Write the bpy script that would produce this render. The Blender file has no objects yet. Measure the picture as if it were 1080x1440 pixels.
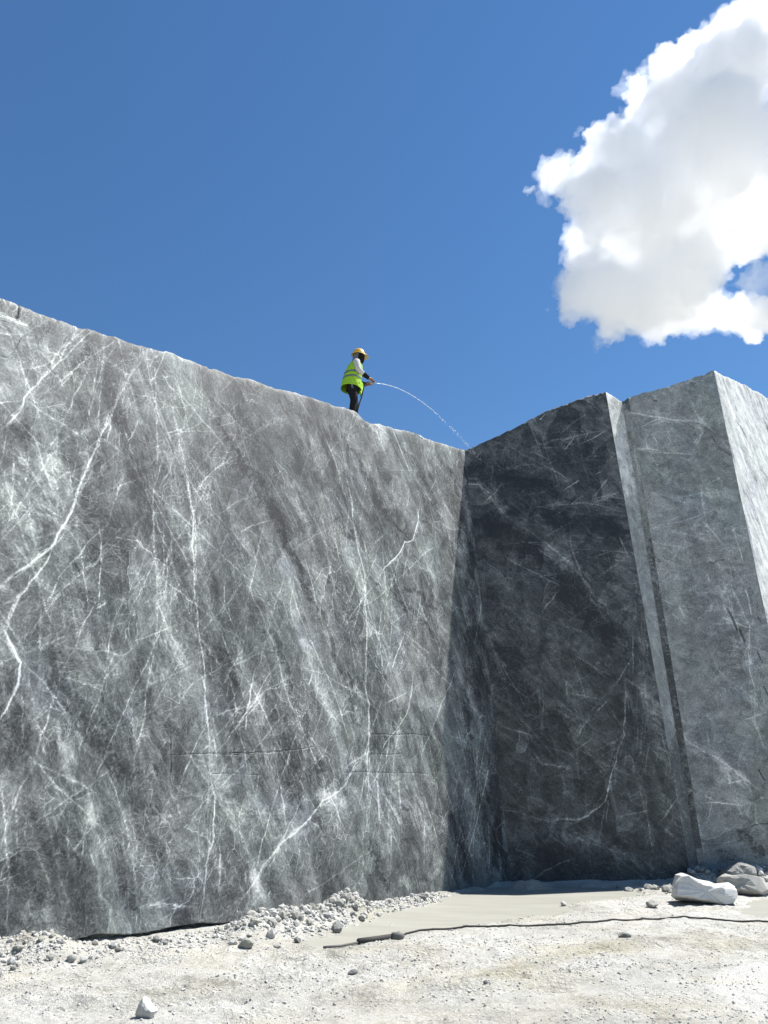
import bpy, bmesh, math, random
import numpy as np
from mathutils import Vector, Matrix, Euler

sc = bpy.context.scene
col = sc.collection
R = math.radians

# ------------------------------------------------------------------ camera
PITCH = R(21.5); FPX = 1040.0; EYE = 1.6          # focal length in pixels of the 1080x1440 photograph
cam = bpy.data.cameras.new('camera'); camo = bpy.data.objects.new('camera', cam); col.objects.link(camo)
camo.location = (0, 0, EYE); camo.rotation_euler = (math.pi / 2 + PITCH, 0, 0)
cam.sensor_fit = 'VERTICAL'; cam.sensor_height = 36.0; cam.lens = 36.0 * FPX / 1440.0
cam.clip_start = 0.1; cam.clip_end = 20000
sc.camera = camo

# ------------------------------------------------------------------ sun and sky
SUN = Vector((0.53, 0.208, 1.0)).normalized()
world = bpy.data.worlds.new('World'); sc.world = world; world.use_nodes = True
wn = world.node_tree; bg = wn.nodes['Background']
sky = wn.nodes.new('ShaderNodeTexSky'); sky.sky_type = 'NISHITA'; sky.sun_disc = False
sky.sun_elevation = math.asin(SUN.z); sky.sun_rotation = math.atan2(SUN.x, SUN.y)
sky.altitude = 500; sky.air_density = 1.3; sky.dust_density = 0.0; sky.ozone_density = 6.0
hsv = wn.nodes.new('ShaderNodeHueSaturation'); hsv.inputs['Saturation'].default_value = 1.13      # deep blue of a clear dry sky
wn.links.new(sky.outputs[0], hsv.inputs['Color']); wn.links.new(hsv.outputs[0], bg.inputs[0]); bg.inputs[1].default_value = 0.062
sl = bpy.data.lights.new('sun', 'SUN'); so = bpy.data.objects.new('sun', sl); col.objects.link(so)
sl.energy = 5.0; sl.angle = R(0.53); sl.color = (1.0, 0.97, 0.925)
so.rotation_euler = (-SUN).to_track_quat('-Z', 'Y').to_euler(); so.location = (20, 10, 60)
sc.view_settings.view_transform = 'Standard'; sc.view_settings.look = 'None'
sc.view_settings.exposure = 1.0; sc.view_settings.gamma = 1.0; sc.view_settings.use_curve_mapping = False
sc.cycles.use_denoising = True
sc.cycles.max_bounces = 24; sc.cycles.diffuse_bounces = 3; sc.cycles.glossy_bounces = 2
sc.cycles.transmission_bounces = 6; sc.cycles.volume_bounces = 22; sc.cycles.transparent_max_bounces = 8

rng = np.random.default_rng(11)
random.seed(5)

# ------------------------------------------------------------------ helpers
CT, ST = math.cos(PITCH), math.sin(PITCH)
CAM = np.array([0, 0, EYE])
def ray(px, py):
    a = (px - 540.0) / FPX; v = (720.0 - py) / FPX
    return np.array([a, CT - v * ST, ST + v * CT])
def on_ground(px, py, z=0.0):
    d = ray(px, py); t = (z - EYE) / d[2]
    return CAM + d * t
def on_plane(px, py, O, N):
    d = ray(px, py); t = np.dot(O - CAM, N) / np.dot(d, N)
    return CAM + d * t
def to_px(p):
    x, y, z = p[0], p[1], p[2] - EYE
    dep = y * CT + z * ST; up = -y * ST + z * CT
    return 540 + FPX * x / dep, 720 - FPX * up / dep, dep

PERM = np.random.default_rng(3).permutation(4096)
VALS = np.random.default_rng(4).random(4096)
def vnoise(x, y, seed=0):
    x = np.asarray(x, float); y = np.asarray(y, float)
    xi = np.floor(x).astype(np.int64); yi = np.floor(y).astype(np.int64)
    fx = x - xi; fy = y - yi
    fx = fx * fx * (3 - 2 * fx); fy = fy * fy * (3 - 2 * fy)
    def h(a, b):
        return VALS[(PERM[(a + seed * 71) & 4095] + b * 7 + seed * 13) & 4095]
    def hh(a, b):
        return VALS[PERM[(PERM[(a + seed * 71) & 4095] + b) & 4095]]
    n00 = hh(xi, yi); n10 = hh(xi + 1, yi); n01 = hh(xi, yi + 1); n11 = hh(xi + 1, yi + 1)
    return (n00 * (1 - fx) + n10 * fx) * (1 - fy) + (n01 * (1 - fx) + n11 * fx) * fy
def fbm(x, y, octv=4, seed=0, gain=0.5):
    s = 0; a = 1; t = 0
    for o in range(octv):
        s = s + a * vnoise(x * 2 ** o + 17.3 * o, y * 2 ** o - 9.1 * o, seed + o); t += a; a *= gain
    return s / t
def sstep(a, b, x):
    t = np.clip((x - a) / (b - a), 0, 1); return t * t * (3 - 2 * t)

def fast_mesh(name, verts, quads, mat, uv=None, paint=None, tris=None, parent=None, smooth=False):
    me = bpy.data.meshes.new(name)
    verts = np.ascontiguousarray(verts, np.float32)
    nq = 0 if quads is None else len(quads); nt = 0 if tris is None else len(tris)
    me.vertices.add(len(verts)); me.vertices.foreach_set('co', verts.ravel())
    loops = []
    if nq: loops.append(np.asarray(quads, np.int32).ravel())
    if nt: loops.append(np.asarray(tris, np.int32).ravel())
    loops = np.concatenate(loops)
    starts = np.concatenate([np.arange(nq) * 4, nq * 4 + np.arange(nt) * 3]).astype(np.int32)
    me.loops.add(len(loops)); me.loops.foreach_set('vertex_index', loops)
    me.polygons.add(nq + nt); me.polygons.foreach_set('loop_start', starts)
    me.update(calc_edges=True)
    if uv is not None:
        l = me.uv_layers.new(name='uv'); l.data.foreach_set('uv', np.ascontiguousarray(uv[loops], np.float32).ravel())
    if paint is not None:
        a = me.attributes.new('paint', 'FLOAT_COLOR', 'POINT')
        a.data.foreach_set('color', np.ascontiguousarray(paint, np.float32).ravel())
    me.validate(); 
    if smooth: me.polygons.foreach_set('use_smooth', np.ones(nq + nt, bool))
    else: me.polygons.foreach_set('use_smooth', np.zeros(nq + nt, bool))
    me.update()
    if mat: me.materials.append(mat)
    o = bpy.data.objects.new(name, me); col.objects.link(o)
    if parent: o.parent = parent
    return o
def tag(o, label=None, cat=None, group=None, kind=None):
    if label: o['label'] = label
    if cat: o['category'] = cat
    if group: o['group'] = group
    if kind: o['kind'] = kind
    return o
def empty(name, loc, rz=0.0):
    o = bpy.data.objects.new(name, None); col.objects.link(o)
    o.location = loc; o.rotation_euler = (0, 0, rz); o.empty_display_size = 0.2
    return o
def bm_obj(name, bm, mat, parent=None, smooth=True):
    me = bpy.data.meshes.new(name); bm.to_mesh(me); bm.free()
    for p in me.polygons: p.use_smooth = smooth
    if mat: me.materials.append(mat)
    o = bpy.data.objects.new(name, me); col.objects.link(o)
    if parent: o.parent = parent
    return o
def grid_quads(nu, nw):
    i = np.arange(nu - 1)[:, None]; j = np.arange(nw - 1)[None, :]
    a = i * nw + j
    return np.stack([a, a + nw, a + nw + 1, a + 1], -1).reshape(-1, 4)

# ------------------------------------------------------------------ materials
class NT:
    def __init__(s, name):
        s.m = bpy.data.materials.new(name); s.m.use_nodes = True
        s.t = s.m.node_tree; s.b = s.t.nodes['Principled BSDF']; s.out = s.t.nodes['Material Output']
    def n(s, typ, **kw):
        nd = s.t.nodes.new(typ)
        for k, v in kw.items(): setattr(nd, k, v)
        return nd
    def l(s, a, b): s.t.links.new(a, b)
    def val(s, x, sock):
        if isinstance(x, (int, float)): sock.default_value = x
        elif isinstance(x, tuple): sock.default_value = x
        else: s.l(x, sock)
    def math(s, op, a, b=None, clamp=False):
        nd = s.n('ShaderNodeMath', operation=op); nd.use_clamp = clamp
        s.val(a, nd.inputs[0])
        if b is not None: s.val(b, nd.inputs[1])
        return nd.outputs[0]
    def add(s, a, b): return s.math('ADD', a, b)
    def mul(s, a, b): return s.math('MULTIPLY', a, b)
    def sub(s, a, b): return s.math('SUBTRACT', a, b)
    def mr(s, x, a, b, c=0.0, d=1.0, smooth=True):
        nd = s.n('ShaderNodeMapRange'); nd.interpolation_type = 'SMOOTHSTEP' if smooth else 'LINEAR'
        s.val(x, nd.inputs[0])
        for i, v in enumerate((a, b, c, d)): nd.inputs[i + 1].default_value = v
        return nd.outputs[0]
    def noise(s, vec, scale, detail=4, rough=0.55, dist=0.0, color=False):
        nd = s.n('ShaderNodeTexNoise'); s.l(vec, nd.inputs['Vector'])
        nd.inputs['Scale'].default_value = scale; nd.inputs['Detail'].default_value = detail
        nd.inputs['Roughness'].default_value = rough; nd.inputs['Distortion'].default_value = dist
        return nd.outputs['Color' if color else 'Fac']
    def edge(s, vec, scale):
        nd = s.n('ShaderNodeTexVoronoi', feature='DISTANCE_TO_EDGE'); s.l(vec, nd.inputs['Vector'])
        nd.inputs['Scale'].default_value = scale
        return nd.outputs['Distance']
    def mapping(s, vec, rot=(0, 0, 0), scale=(1, 1, 1), loc=(0, 0, 0)):
        if any(rot):
            r0 = s.n('ShaderNodeMapping'); s.l(vec, r0.inputs['Vector']); r0.inputs['Rotation'].default_value = rot; vec = r0.outputs[0]
        nd = s.n('ShaderNodeMapping'); s.l(vec, nd.inputs['Vector'])
        nd.inputs['Scale'].default_value = scale; nd.inputs['Location'].default_value = loc
        return nd.outputs[0]
    def warp(s, vec, scale, amt, detail=3):
        c = s.noise(vec, scale, detail, color=True)
        v1 = s.n('ShaderNodeVectorMath', operation='SUBTRACT'); s.l(c, v1.inputs[0]); v1.inputs[1].default_value = (0.5, 0.5, 0.5)
        v2 = s.n('ShaderNodeVectorMath', operation='SCALE'); s.l(v1.outputs[0], v2.inputs[0]); v2.inputs['Scale'].default_value = amt
        v3 = s.n('ShaderNodeVectorMath', operation='ADD'); s.l(vec, v3.inputs[0]); s.l(v2.outputs[0], v3.inputs[1])
        return v3.outputs[0]
    def ramp(s, fac, stops):
        nd = s.n('ShaderNodeValToRGB'); s.l(fac, nd.inputs[0]); e = nd.color_ramp.elements
        while len(e) < len(stops): e.new(0.5)
        for i, (p, c) in enumerate(stops): e[i].position = p; e[i].color = (*c, 1)
        return nd.outputs[0]
    def mix(s, f, a, b, mode='MIX'):
        nd = s.n('ShaderNodeMix', data_type='RGBA', blend_type=mode)
        s.val(f, nd.inputs[0])
        for x, k in ((a, 6), (b, 7)):
            if isinstance(x, tuple): nd.inputs[k].default_value = (*x, 1) if len(x) == 3 else x
            else: s.l(x, nd.inputs[k])
        return nd.outputs[2]
    def bump(s, h, strength, dist):
        nd = s.n('ShaderNodeBump'); s.l(h, nd.inputs['Height'])
        nd.inputs['Strength'].default_value = strength; nd.inputs['Distance'].default_value = dist
        s.l(nd.outputs[0], s.b.inputs['Normal'])
    def obj(s): return s.n('ShaderNodeTexCoord').outputs['Object']

def plain(name, rgb, rough=0.7, spec=0.3, var=0.15, scale=30.0):
    t = NT(name); o = t.obj()
    n = t.noise(o, scale, 4)
    c = t.mix(n, tuple(x * (1 - var) for x in rgb), tuple(min(1, x * (1 + var)) for x in rgb))
    t.l(c, t.b.inputs['Base Color']); t.b.inputs['Roughness'].default_value = rough
    t.b.inputs['Specular IOR Level'].default_value = spec
    return t.m

def rock(name, base=0.42, angle=28.0, streak=0.5, big=0.35, crack=1.0, gain=1.0, rough=0.62, stretch=9.0, tint=1.0, light=1.0, darkamt=0.27, fur=0.4, cell=1.0, band=0.0, grain=0.26):
    t = NT(name)
    uv = t.n('ShaderNodeUVMap', uv_map='uv').outputs[0]
    at = t.n('ShaderNodeAttribute', attribute_name='paint'); sep = t.n('ShaderNodeSeparateColor'); t.l(at.outputs['Color'], sep.inputs[0])
    vein, dark, pale = sep.outputs[0], sep.outputs[1], sep.outputs[2]
    w1 = t.warp(uv, 0.8, 0.7); w2 = t.warp(w1, 5.0, 0.10)
    nb = t.noise(w1, 0.45, 5, 0.6)
    st = t.noise(t.mapping(w1, (0, 0, R(angle)), (stretch, 0.8, 1)), 1.0, 7, 0.66)
    st2 = t.noise(t.mapping(w1, (0, 0, R(angle - 40)), (4.5, 0.9, 1), (3, 7, 0)), 1.4, 6, 0.6)
    cl = t.noise(w2, 3.2, 7, 0.68, 0.4)
    gr = t.mr(t.noise(w2, 30, 6, 0.8), 0.33, 0.67)
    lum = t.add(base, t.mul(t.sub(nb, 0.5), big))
    msk = t.mr(t.noise(uv, 0.33, 2), 0.38, 0.62)
    lum = t.add(lum, t.mul(t.mul(t.sub(st, 0.5), streak), t.mr(msk, 0, 1, 0.45, 1.0)))
    lum = t.add(lum, t.mul(t.sub(st2, 0.5), streak * 0.55))
    lum = t.add(lum, t.mul(t.sub(cl, 0.5), 0.62))
    lum = t.add(lum, t.mul(t.sub(gr, 0.5), grain))
    st3 = t.noise(t.mapping(t.warp(uv, 1.6, 0.12), (0, 0, R(angle)), (26, 0.9, 1), (1, 2, 0)), 1.0, 5, 0.6)
    lum = t.add(lum, t.mul(t.mul(t.sub(st3, 0.5), fur), t.mr(msk, 0, 1, 0.25, 1.0)))
    if band:
        bn = t.noise(t.mapping(w1, (0, 0, R(angle)), (1.9, 0.16, 1), (5, 1, 0)), 1.0, 4, 0.55)
        lum = t.add(lum, t.mul(t.sub(bn, 0.5), band * 2.0))
    # fine crackle of hairline veins
    for sca, wid, amt, ms, ang, sx in ((0.9, 0.010, 0.26, 0.7, 15, 1.6), (2.1, 0.016, 0.24, 1.1, -20, 2.2), (4.6, 0.03, 0.22, 0.8, 25, 1.8), (9.0, 0.055, 0.20, 1.7, 10, 1.5)):
        v = t.mapping(w2, (0, 0, R(ang)), (sx, 1, 1), (sca * 3.1, ms, 0))
        ln = t.mr(t.edge(v, sca), 0.0, wid, 1.0, 0.0)
        mk = t.mr(t.noise(t.mapping(uv, (0, 0, 0), (1, 1, 1), (ms * 9, sca, 0)), ms, 4, 0.6), 0.47, 0.66)
        lum = t.add(lum, t.mul(t.mul(ln, mk), amt * crack))
        if sca < 3:                                       # brecciated fields between the veins differ in tone
            vc = t.n('ShaderNodeTexVoronoi', feature='F1'); t.l(v, vc.inputs['Vector']); vc.inputs['Scale'].default_value = sca
            vs = t.n('ShaderNodeSeparateColor'); t.l(vc.outputs['Color'], vs.inputs[0])
            lum = t.add(lum, t.mul(t.sub(vs.outputs[0], 0.5), (0.20 if sca < 1 else 0.11) * cell))
    rag = t.mr(t.noise(w2, 14, 4, 0.7), 0.25, 0.7, 0.35, 1.15)
    crisp = t.mr(t.add(vein, t.mul(t.sub(t.noise(w2, 24, 4, 0.75), 0.5), t.mr(vein, 0.0, 0.3, 0.0, 1.1))), 0.22, 0.62)
    lum = t.add(lum, t.mul(t.add(t.mul(vein, rag), t.mul(crisp, 0.30)), 0.58 * gain))
    brk = t.add(t.add(t.mul(t.sub(cl, 0.5), 2.0), t.mul(t.sub(st, 0.5), 1.8)), t.mul(t.sub(t.noise(w2, 11, 5, 0.75), 0.5), 2.2))
    lum = t.add(lum, t.mul(t.mul(t.mr(t.add(pale, t.mul(brk, 0.7)), 0.12, 0.95), t.mr(pale, 0.0, 0.25)), 0.21))
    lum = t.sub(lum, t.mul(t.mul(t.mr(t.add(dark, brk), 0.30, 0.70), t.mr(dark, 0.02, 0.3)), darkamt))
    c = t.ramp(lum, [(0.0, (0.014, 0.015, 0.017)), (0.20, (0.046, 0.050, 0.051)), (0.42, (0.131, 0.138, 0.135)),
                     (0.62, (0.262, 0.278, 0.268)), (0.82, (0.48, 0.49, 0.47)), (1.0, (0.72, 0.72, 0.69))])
    h1 = t.mr(t.noise(uv, 0.55, 3), 0.42, 0.66); h2 = t.mr(t.noise(t.mapping(uv, (0, 0, 0), (1, 1, 1), (40, 9, 0)), 0.7, 3), 0.48, 0.70)
    h3 = t.mr(t.noise(t.mapping(uv, (0, 0, 0), (1, 1, 1), (80, 3, 0)), 0.8, 3), 0.55, 0.72)
    c = t.mix(t.mul(h1, 0.7 * tint), c, (0.93, 1.0, 0.95), 'MULTIPLY')
    c = t.mix(t.mul(h2, 0.8 * tint), c, (0.93, 0.96, 1.08), 'MULTIPLY')
    c = t.mix(t.mul(h3, 0.7 * tint), c, (1.02, 0.965, 0.97), 'MULTIPLY')
    if light != 1.0: c = t.mix(1.0, c, (light, light, light), 'MULTIPLY')
    t.l(c, t.b.inputs['Base Color']); t.b.inputs['Roughness'].default_value = rough
    t.b.inputs['Specular IOR Level'].default_value = 0.35
    t.bump(gr, 0.25, 0.008)
    return t.m

M_left = rock('grey_marble', base=0.345, angle=-27, band=0.5, streak=0.45, big=0.36, cell=0.8, tint=0.8, gain=1.15, darkamt=0.24, crack=1.35, fur=0.3)
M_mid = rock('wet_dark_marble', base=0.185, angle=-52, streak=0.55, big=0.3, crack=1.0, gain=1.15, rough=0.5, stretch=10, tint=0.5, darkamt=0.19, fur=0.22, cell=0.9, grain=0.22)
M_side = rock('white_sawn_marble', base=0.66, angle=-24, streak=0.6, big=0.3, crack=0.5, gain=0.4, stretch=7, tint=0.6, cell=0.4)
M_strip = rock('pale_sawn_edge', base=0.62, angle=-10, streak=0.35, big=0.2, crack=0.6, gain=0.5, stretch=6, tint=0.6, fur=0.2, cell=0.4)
M_right = rock('pale_sawn_marble', base=0.54, angle=-75, streak=0.3, big=0.3, crack=0.9, gain=0.9, stretch=4, tint=0.8, fur=0.1, cell=0.5)

# ------------------------------------------------------------------ painting of veins into surface attributes
def fractal(pts, rough=0.06, step=0.02):
    pts = [np.array(p, float) for p in pts]
    while True:
        out = [pts[0]]; mx = 0
        for a, b in zip(pts[:-1], pts[1:]):
            d = b - a; L = math.hypot(*d); mx = max(mx, L)
            if L > step:
                m = (a + b) / 2 + np.array([-d[1], d[0]]) * rng.normal() * rough
                out.append(m)
            out.append(b)
        pts = out
        if mx <= step * 2 or len(pts) > 6000: break
    return np.array(pts)

class Raster:
    def __init__(s, u0, u1, w0, w1, res):
        s.u0, s.w0, s.r = u0, w0, res
        s.nu = int((u1 - u0) / res) + 2; s.nw = int((w1 - w0) / res) + 2
        s.a = np.zeros((s.nu, s.nw), np.float32)
    def stamp(s, P, width, strength):
        """P (n,2) points, width and strength (n,) : keep the maximum of gaussian dabs"""
        gu = (P[:, 0] - s.u0) / s.r; gw = (P[:, 1] - s.w0) / s.r
        W = np.maximum(width / s.r, 0.55); k = int(math.ceil(W.max() * 2.0)) + 1
        iu = np.round(gu).astype(int); iw = np.round(gw).astype(int)
        flat = s.a.ravel()
        for du in range(-k, k + 1):
            for dw in range(-k, k + 1):
                a = iu + du; b = iw + dw
                d2 = (a - gu) ** 2 + (b - gw) ** 2
                v = strength * np.exp(-d2 / (W * W))
                ok = (a >= 0) & (a < s.nu) & (b >= 0) & (b < s.nw) & (v > 0.02)
                np.maximum.at(flat, (a[ok] * s.nw + b[ok]), v[ok].astype(np.float32))
    def sample(s, u, w):
        gu = np.clip((u - s.u0) / s.r, 0, s.nu - 1.001); gw = np.clip((w - s.w0) / s.r, 0, s.nw - 1.001)
        i = gu.astype(int); j = gw.astype(int); fu = gu - i; fw = gw - j
        A = s.a
        return (A[i, j] * (1 - fu) + A[i + 1, j] * fu) * (1 - fw) + (A[i, j + 1] * (1 - fu) + A[i + 1, j + 1] * fu) * fw

class Facet:
    """one plane of a block: base edge from P0 to P1, leaning through T0"""
    def __init__(s, P0, P1, T0, H):
        s.P0, s.P1 = np.array(P0, float), np.array(P1, float); s.T0 = np.array(T0, float)
        s.U = s.P1 - s.P0; s.len = np.linalg.norm(s.U); s.U /= s.len
        up = s.T0 - s.P0; up = up - s.U * np.dot(up, s.U); s.W = up / np.linalg.norm(up)
        s.N = np.cross(s.U, s.W)
        s.H = H; s.veins = []; s.darks = []; s.pales = []; s.hair = []; s.cracks = []
    def uw(s, px, py):
        p = on_plane(px, py, s.P0, s.N) - s.P0
        return np.array([np.dot(p, s.U), np.dot(p, s.W)])
    def paint(s, u0, u1, nrand, angs, res=0.014, seed=0, lenr=(0.4, 3.0)):
        g = np.random.default_rng(seed)
        F = Raster(u0, u1, -0.5, s.H, res); C = Raster(u0, u1, -0.5, s.H, 0.06); D = Raster(u0, u1, -0.5, s.H, 0.05); K = Raster(u0, u1, -0.5, s.H, res)
        PP, WW, SS = [], [], []
        def addv(pl, w, st, rough=0.05):
            q = fractal(pl, rough, res * 0.9)
            n = len(q); tt = np.arange(n) * 0.02 + g.random() * 99
            wv = w * (0.45 + 1.1 * vnoise(tt, tt * 0 + 3, 7)); sv = st * (0.4 + 0.85 * vnoise(tt * 0.6, tt * 0 + 8, 9))
            end = np.minimum(1, np.minimum(np.arange(n), np.arange(n)[::-1]) / (0.12 * n + 1))
            PP.append(q); WW.append(wv * (0.4 + 0.6 * end)); SS.append(sv * (0.3 + 0.7 * end))
            return q
        def branch(q, count, st, L):
            for _ in range(count):
                i = g.integers(0, max(1, len(q) - 8)); d = q[min(i + 7, len(q) - 1)] - q[i]
                a = math.atan2(d[1], d[0]) + g.choice([-1, 1]) * g.uniform(0.15, 0.8) + (math.pi if g.random() < 0.4 else 0)
                l = g.uniform(0.15, 1) * L; p = q[i]; pl = [p]
                for k in range(3):
                    a += g.normal() * 0.15; p = p + np.array([math.cos(a), math.sin(a)]) * l / 3; pl.append(p)
                addv(pl, 0.005, st * g.uniform(0.35, 0.8), 0.04)
        for pl, w, st in s.veins:
            pl = [s.uw(*p) for p in pl]
            q = addv(pl, w * 0.50, min(1.05, st * 1.1), 0.030)
            for _s in range(2 if w < 0.012 else 4):       # ragged strands beside the main thread
                i0 = g.integers(0, max(1, len(pl) - 2)); i1 = g.integers(i0 + 2, len(pl) + 1) if len(pl) > 2 else 2
                addv([p + g.normal(size=2) * (0.012 + 1.4 * w) for p in pl[i0:i1]], 0.003 + 0.2 * w, st * g.uniform(0.45, 0.85), 0.035)
            Ltot = sum(math.hypot(*(b - a)) for a, b in zip(pl[:-1], pl[1:]))
            branch(q, int(3 + Ltot * 5 * st), st * 0.8, 0.3 + 0.18 * Ltot)
            # pale halo around strong veins
            if st > 0.6: s.pales.append((pl, 0.06 + w * 2.5, 0.24 * st, True))
        for pl, w, st in s.hair: addv([s.uw(*p) for p in pl], w, st, 0.02)
        for _ in range(nrand):
            p = np.array([g.uniform(u0, u1), g.uniform(0, s.H)])
            if fbm(p[0] * 0.45, p[1] * 0.45, 2, 31 + seed) < g.uniform(0.33, 0.62): continue
            a = R(90 + g.choice(angs) + g.normal() * 9); L = g.uniform(*lenr) * g.random() ** 0.5
            st = 0.12 + 0.75 * g.random() ** 2.2; pl = [p]
            k = int(3 + L * 2)
            for _k in range(k):
                a += g.normal() * 0.06; p = p + np.array([math.cos(a), math.sin(a)]) * L / k; pl.append(p)
            q = addv(pl, 0.003 + 0.008 * st * g.random(), st, 0.035)
            if L > 0.8: branch(q, int(L * 3), st * 0.8, 0.45)
        PP, WW, SS = np.concatenate(PP), np.concatenate(WW), np.concatenate(SS)
        thin = WW < 0.016
        F.stamp(PP[thin], WW[thin], SS[thin])
        if (~thin).any(): F.stamp(PP[~thin], WW[~thin], SS[~thin])
        def soft(lst, RR):
            for it in lst:
                pl, w, st = it[:3]
                if len(it) == 3: pl = [s.uw(*p) for p in pl]
                q = fractal(pl, 0.05, 0.05); n = len(q)
                wv = w * (0.6 + 0.8 * vnoise(np.arange(n) * 0.09, np.zeros(n), 3 + int(n))); sv = np.full(n, st)
                end = np.minimum(1, np.minimum(np.arange(n), np.arange(n)[::-1]) / (0.18 * n + 1)); wv = wv * (0.35 + 0.65 * end)
                RR.stamp(q, wv, sv)
        soft(s.darks, D); soft(s.pales, C)
        for pl, w, st in s.cracks:
            q = fractal([s.uw(*p) for p in pl], 0.012, res); K.stamp(q, np.full(len(q), w), np.full(len(q), st))
        s.F, s.C, s.D, s.K = F, C, D, K

def foliate(f, n, box, ang, spread, lo, hi, smax, seed):
    """parallel hairlines following the bedding, directions read off the photograph"""
    g = np.random.default_rng(seed)
    for _ in range(n):
        x, y = g.uniform(box[0], box[2]), g.uniform(box[1], box[3]); a = R(ang + g.normal() * spread); L = g.uniform(lo, hi); pl = [(x, y)]
        for k in range(4):
            a += g.normal() * 0.04; x += math.cos(a) * L / 4; y += math.sin(a) * L / 4; pl.append((x, y))
        f.hair.append((pl, 0.003 + 0.004 * g.random(), 0.15 + smax * g.random() ** 2))

def build_block(name, facets, base_path, top_path, tops_px, cols, res_w, back, depth, mat, disp_fn=None, jag=0.03, seed=0, zlow=-0.4):
    """ruled shell: for each facet columns from base edge to top edge, rough top going back, closed behind and at both ends"""
    V, UVs, PA, info = [], [], [], []
    ncols = 0; H = max(f.H for f in facets); nw = int((H + 0.4) / res_w)
    tw = np.linspace(0, 1, nw)
    back = np.array(back, float); back /= np.linalg.norm(back)
    drows = np.array([0.02, 0.05, 0.1, 0.2, 0.35, 0.6, 1.0, 1.6, 2.5, 4.0, 6.0, depth])
    dist = 0.0
    for fi, f in enumerate(facets):
        us = cols[fi]                                     # 0..1 along the facet
        b = base_path[fi][None, :] * (1 - us[:, None]) + base_path[fi + 1][None, :] * us[:, None]
        tpt = top_path[fi][None, :] * (1 - us[:, None]) + top_path[fi + 1][None, :] * us[:, None]
        ztop = tops_px[fi](us)
        uu = us * f.len
        jit = (fbm(uu * 3 + seed, uu * 0 + fi, 4, 5 + seed) - 0.5) * 2 * jag + (vnoise(uu * 14, uu * 0 + 2.2, 8 + seed) - 0.5) * jag * 0.8
        chip = np.maximum(0, vnoise(uu * 4.0, uu * 0 + 4.4 + fi, 12 + seed) - 0.72) * jag * 4
        ztop = ztop + jit - chip
        z = zlow + (ztop[:, None] - zlow) * tw[None, :]
        k = z / tpt[:, 2][:, None]
        P = b[:, None, :] * (1 - k[..., None]) + tpt[:, None, :] * k[..., None]
        P[..., 2] = z
        rel = P - f.P0; pu = rel @ f.U; pw = rel @ f.W
        d = (fbm(pu * 0.6, pw * 0.6, 3, 21 + seed) - 0.5) * 0.03 + (fbm(pu * 5, pw * 5, 3, 25 + seed) - 0.5) * 0.003
        if disp_fn: d = d + disp_fn(fi, pu, pw, ztop[:, None] - z)
        vein = f.F.sample(pu, pw); 
        wa = (fbm(pu * 2.2, pw * 2.2, 5, 101, 0.62) - 0.5) * 0.55; wb = (fbm(pu * 2.2 + 40, pw * 2.2, 5, 107, 0.62) - 0.5) * 0.55
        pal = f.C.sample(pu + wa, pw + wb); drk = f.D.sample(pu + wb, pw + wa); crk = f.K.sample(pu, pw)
        d = d - crk * 0.02
        # broken upper rim
        rim = np.exp(-(ztop[:, None] - z) / 0.05)
        d = d - rim * (0.005 + 0.022 * fbm(pu * 6, pw * 6, 3, 40 + seed))
        fade = np.minimum(1, np.minimum(us, 1 - us) * f.len / 0.05 + 0.02)[:, None]
        P = P + f.N[None, None, :] * (d * fade)[..., None]
        drk = np.maximum(drk, crk * 1.6); vein = vein * (1 - np.clip(crk, 0, 1))
        pal = np.maximum(pal, rim * 0.4 * sstep(0.4, 0.65, fbm(pu * 2, pw * 2, 3, 44 + seed)) )
        paint = np.stack([vein, drk, pal, np.ones_like(vein)], -1)
        uvs = np.stack([pu + dist, pw], -1)
        # top rows and back
        e = P[:, -1, :]
        rows = e[:, None, :] + back[None, None, :] * drows[None, :, None]
        zz = (fbm(rows[..., 0] * 2.2, rows[..., 1] * 2.2, 4, 51 + seed) - 0.5) * 0.10 * np.minimum(1, drows / 0.3)[None, :]
        rows[..., 2] = ztop[:, None] - jit[:, None] * np.minimum(1, drows / 0.5)[None, :] + zz - 0.025 * drows[None, :]
        last = rows[:, -1:, :].copy(); last[..., 2] = zlow
        Pall = np.concatenate([P, rows, last], 1)
        npad = rows.shape[1] + 1
        padu = np.stack([np.repeat((pu[:, -1] + dist)[:, None], npad, 1), (pw[:, -1][:, None] + np.concatenate([drows, [depth + 5]])[None, :])], -1)
        padp = np.zeros((len(us), npad, 4)); padp[..., 2] = 0.5; padp[..., 3] = 1
        V.append(Pall.reshape(-1, 3)); UVs.append(np.concatenate([uvs, padu], 1).reshape(-1, 2)); PA.append(np.concatenate([paint, padp], 1).reshape(-1, 4))
        ncols += len(us); dist += f.len + 7.7
        nrow = Pall.shape[1]
    # facets meet on coincident columns: stitch by separate quads per facet, edges coincide
    quads = []; off = 0
    for fi in range(len(facets)):
        n = len(cols[fi]); q = grid_quads(n, nrow) + off; quads.append(q); off += n * nrow
    Vv = np.concatenate(V); quads = np.concatenate(quads)
    # ends: fan to a centre point
    tris = []; extra = []; eu = []; ep = []
    for start in (0, len(Vv) - nrow):
        c = len(Vv) + len(extra); idx = np.arange(start, start + nrow)
        extra.append(Vv[idx[[0, nw - 1, -1]]].mean(0)); eu.append((0, 0)); ep.append((0, 0, 0.3, 1))
        a = idx; bb = np.roll(idx, -1)
        t = np.stack([a, bb, np.full(nrow, c)], -1)
        tris.append(t if start == 0 else t[:, ::-1])
    Vv = np.concatenate([Vv, np.array(extra)]); UV = np.concatenate(UVs + [np.array(eu)]); P4 = np.concatenate(PA + [np.array(ep)])
    return fast_mesh(name, Vv, quads, mat, UV, P4, np.concatenate(tris))

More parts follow.
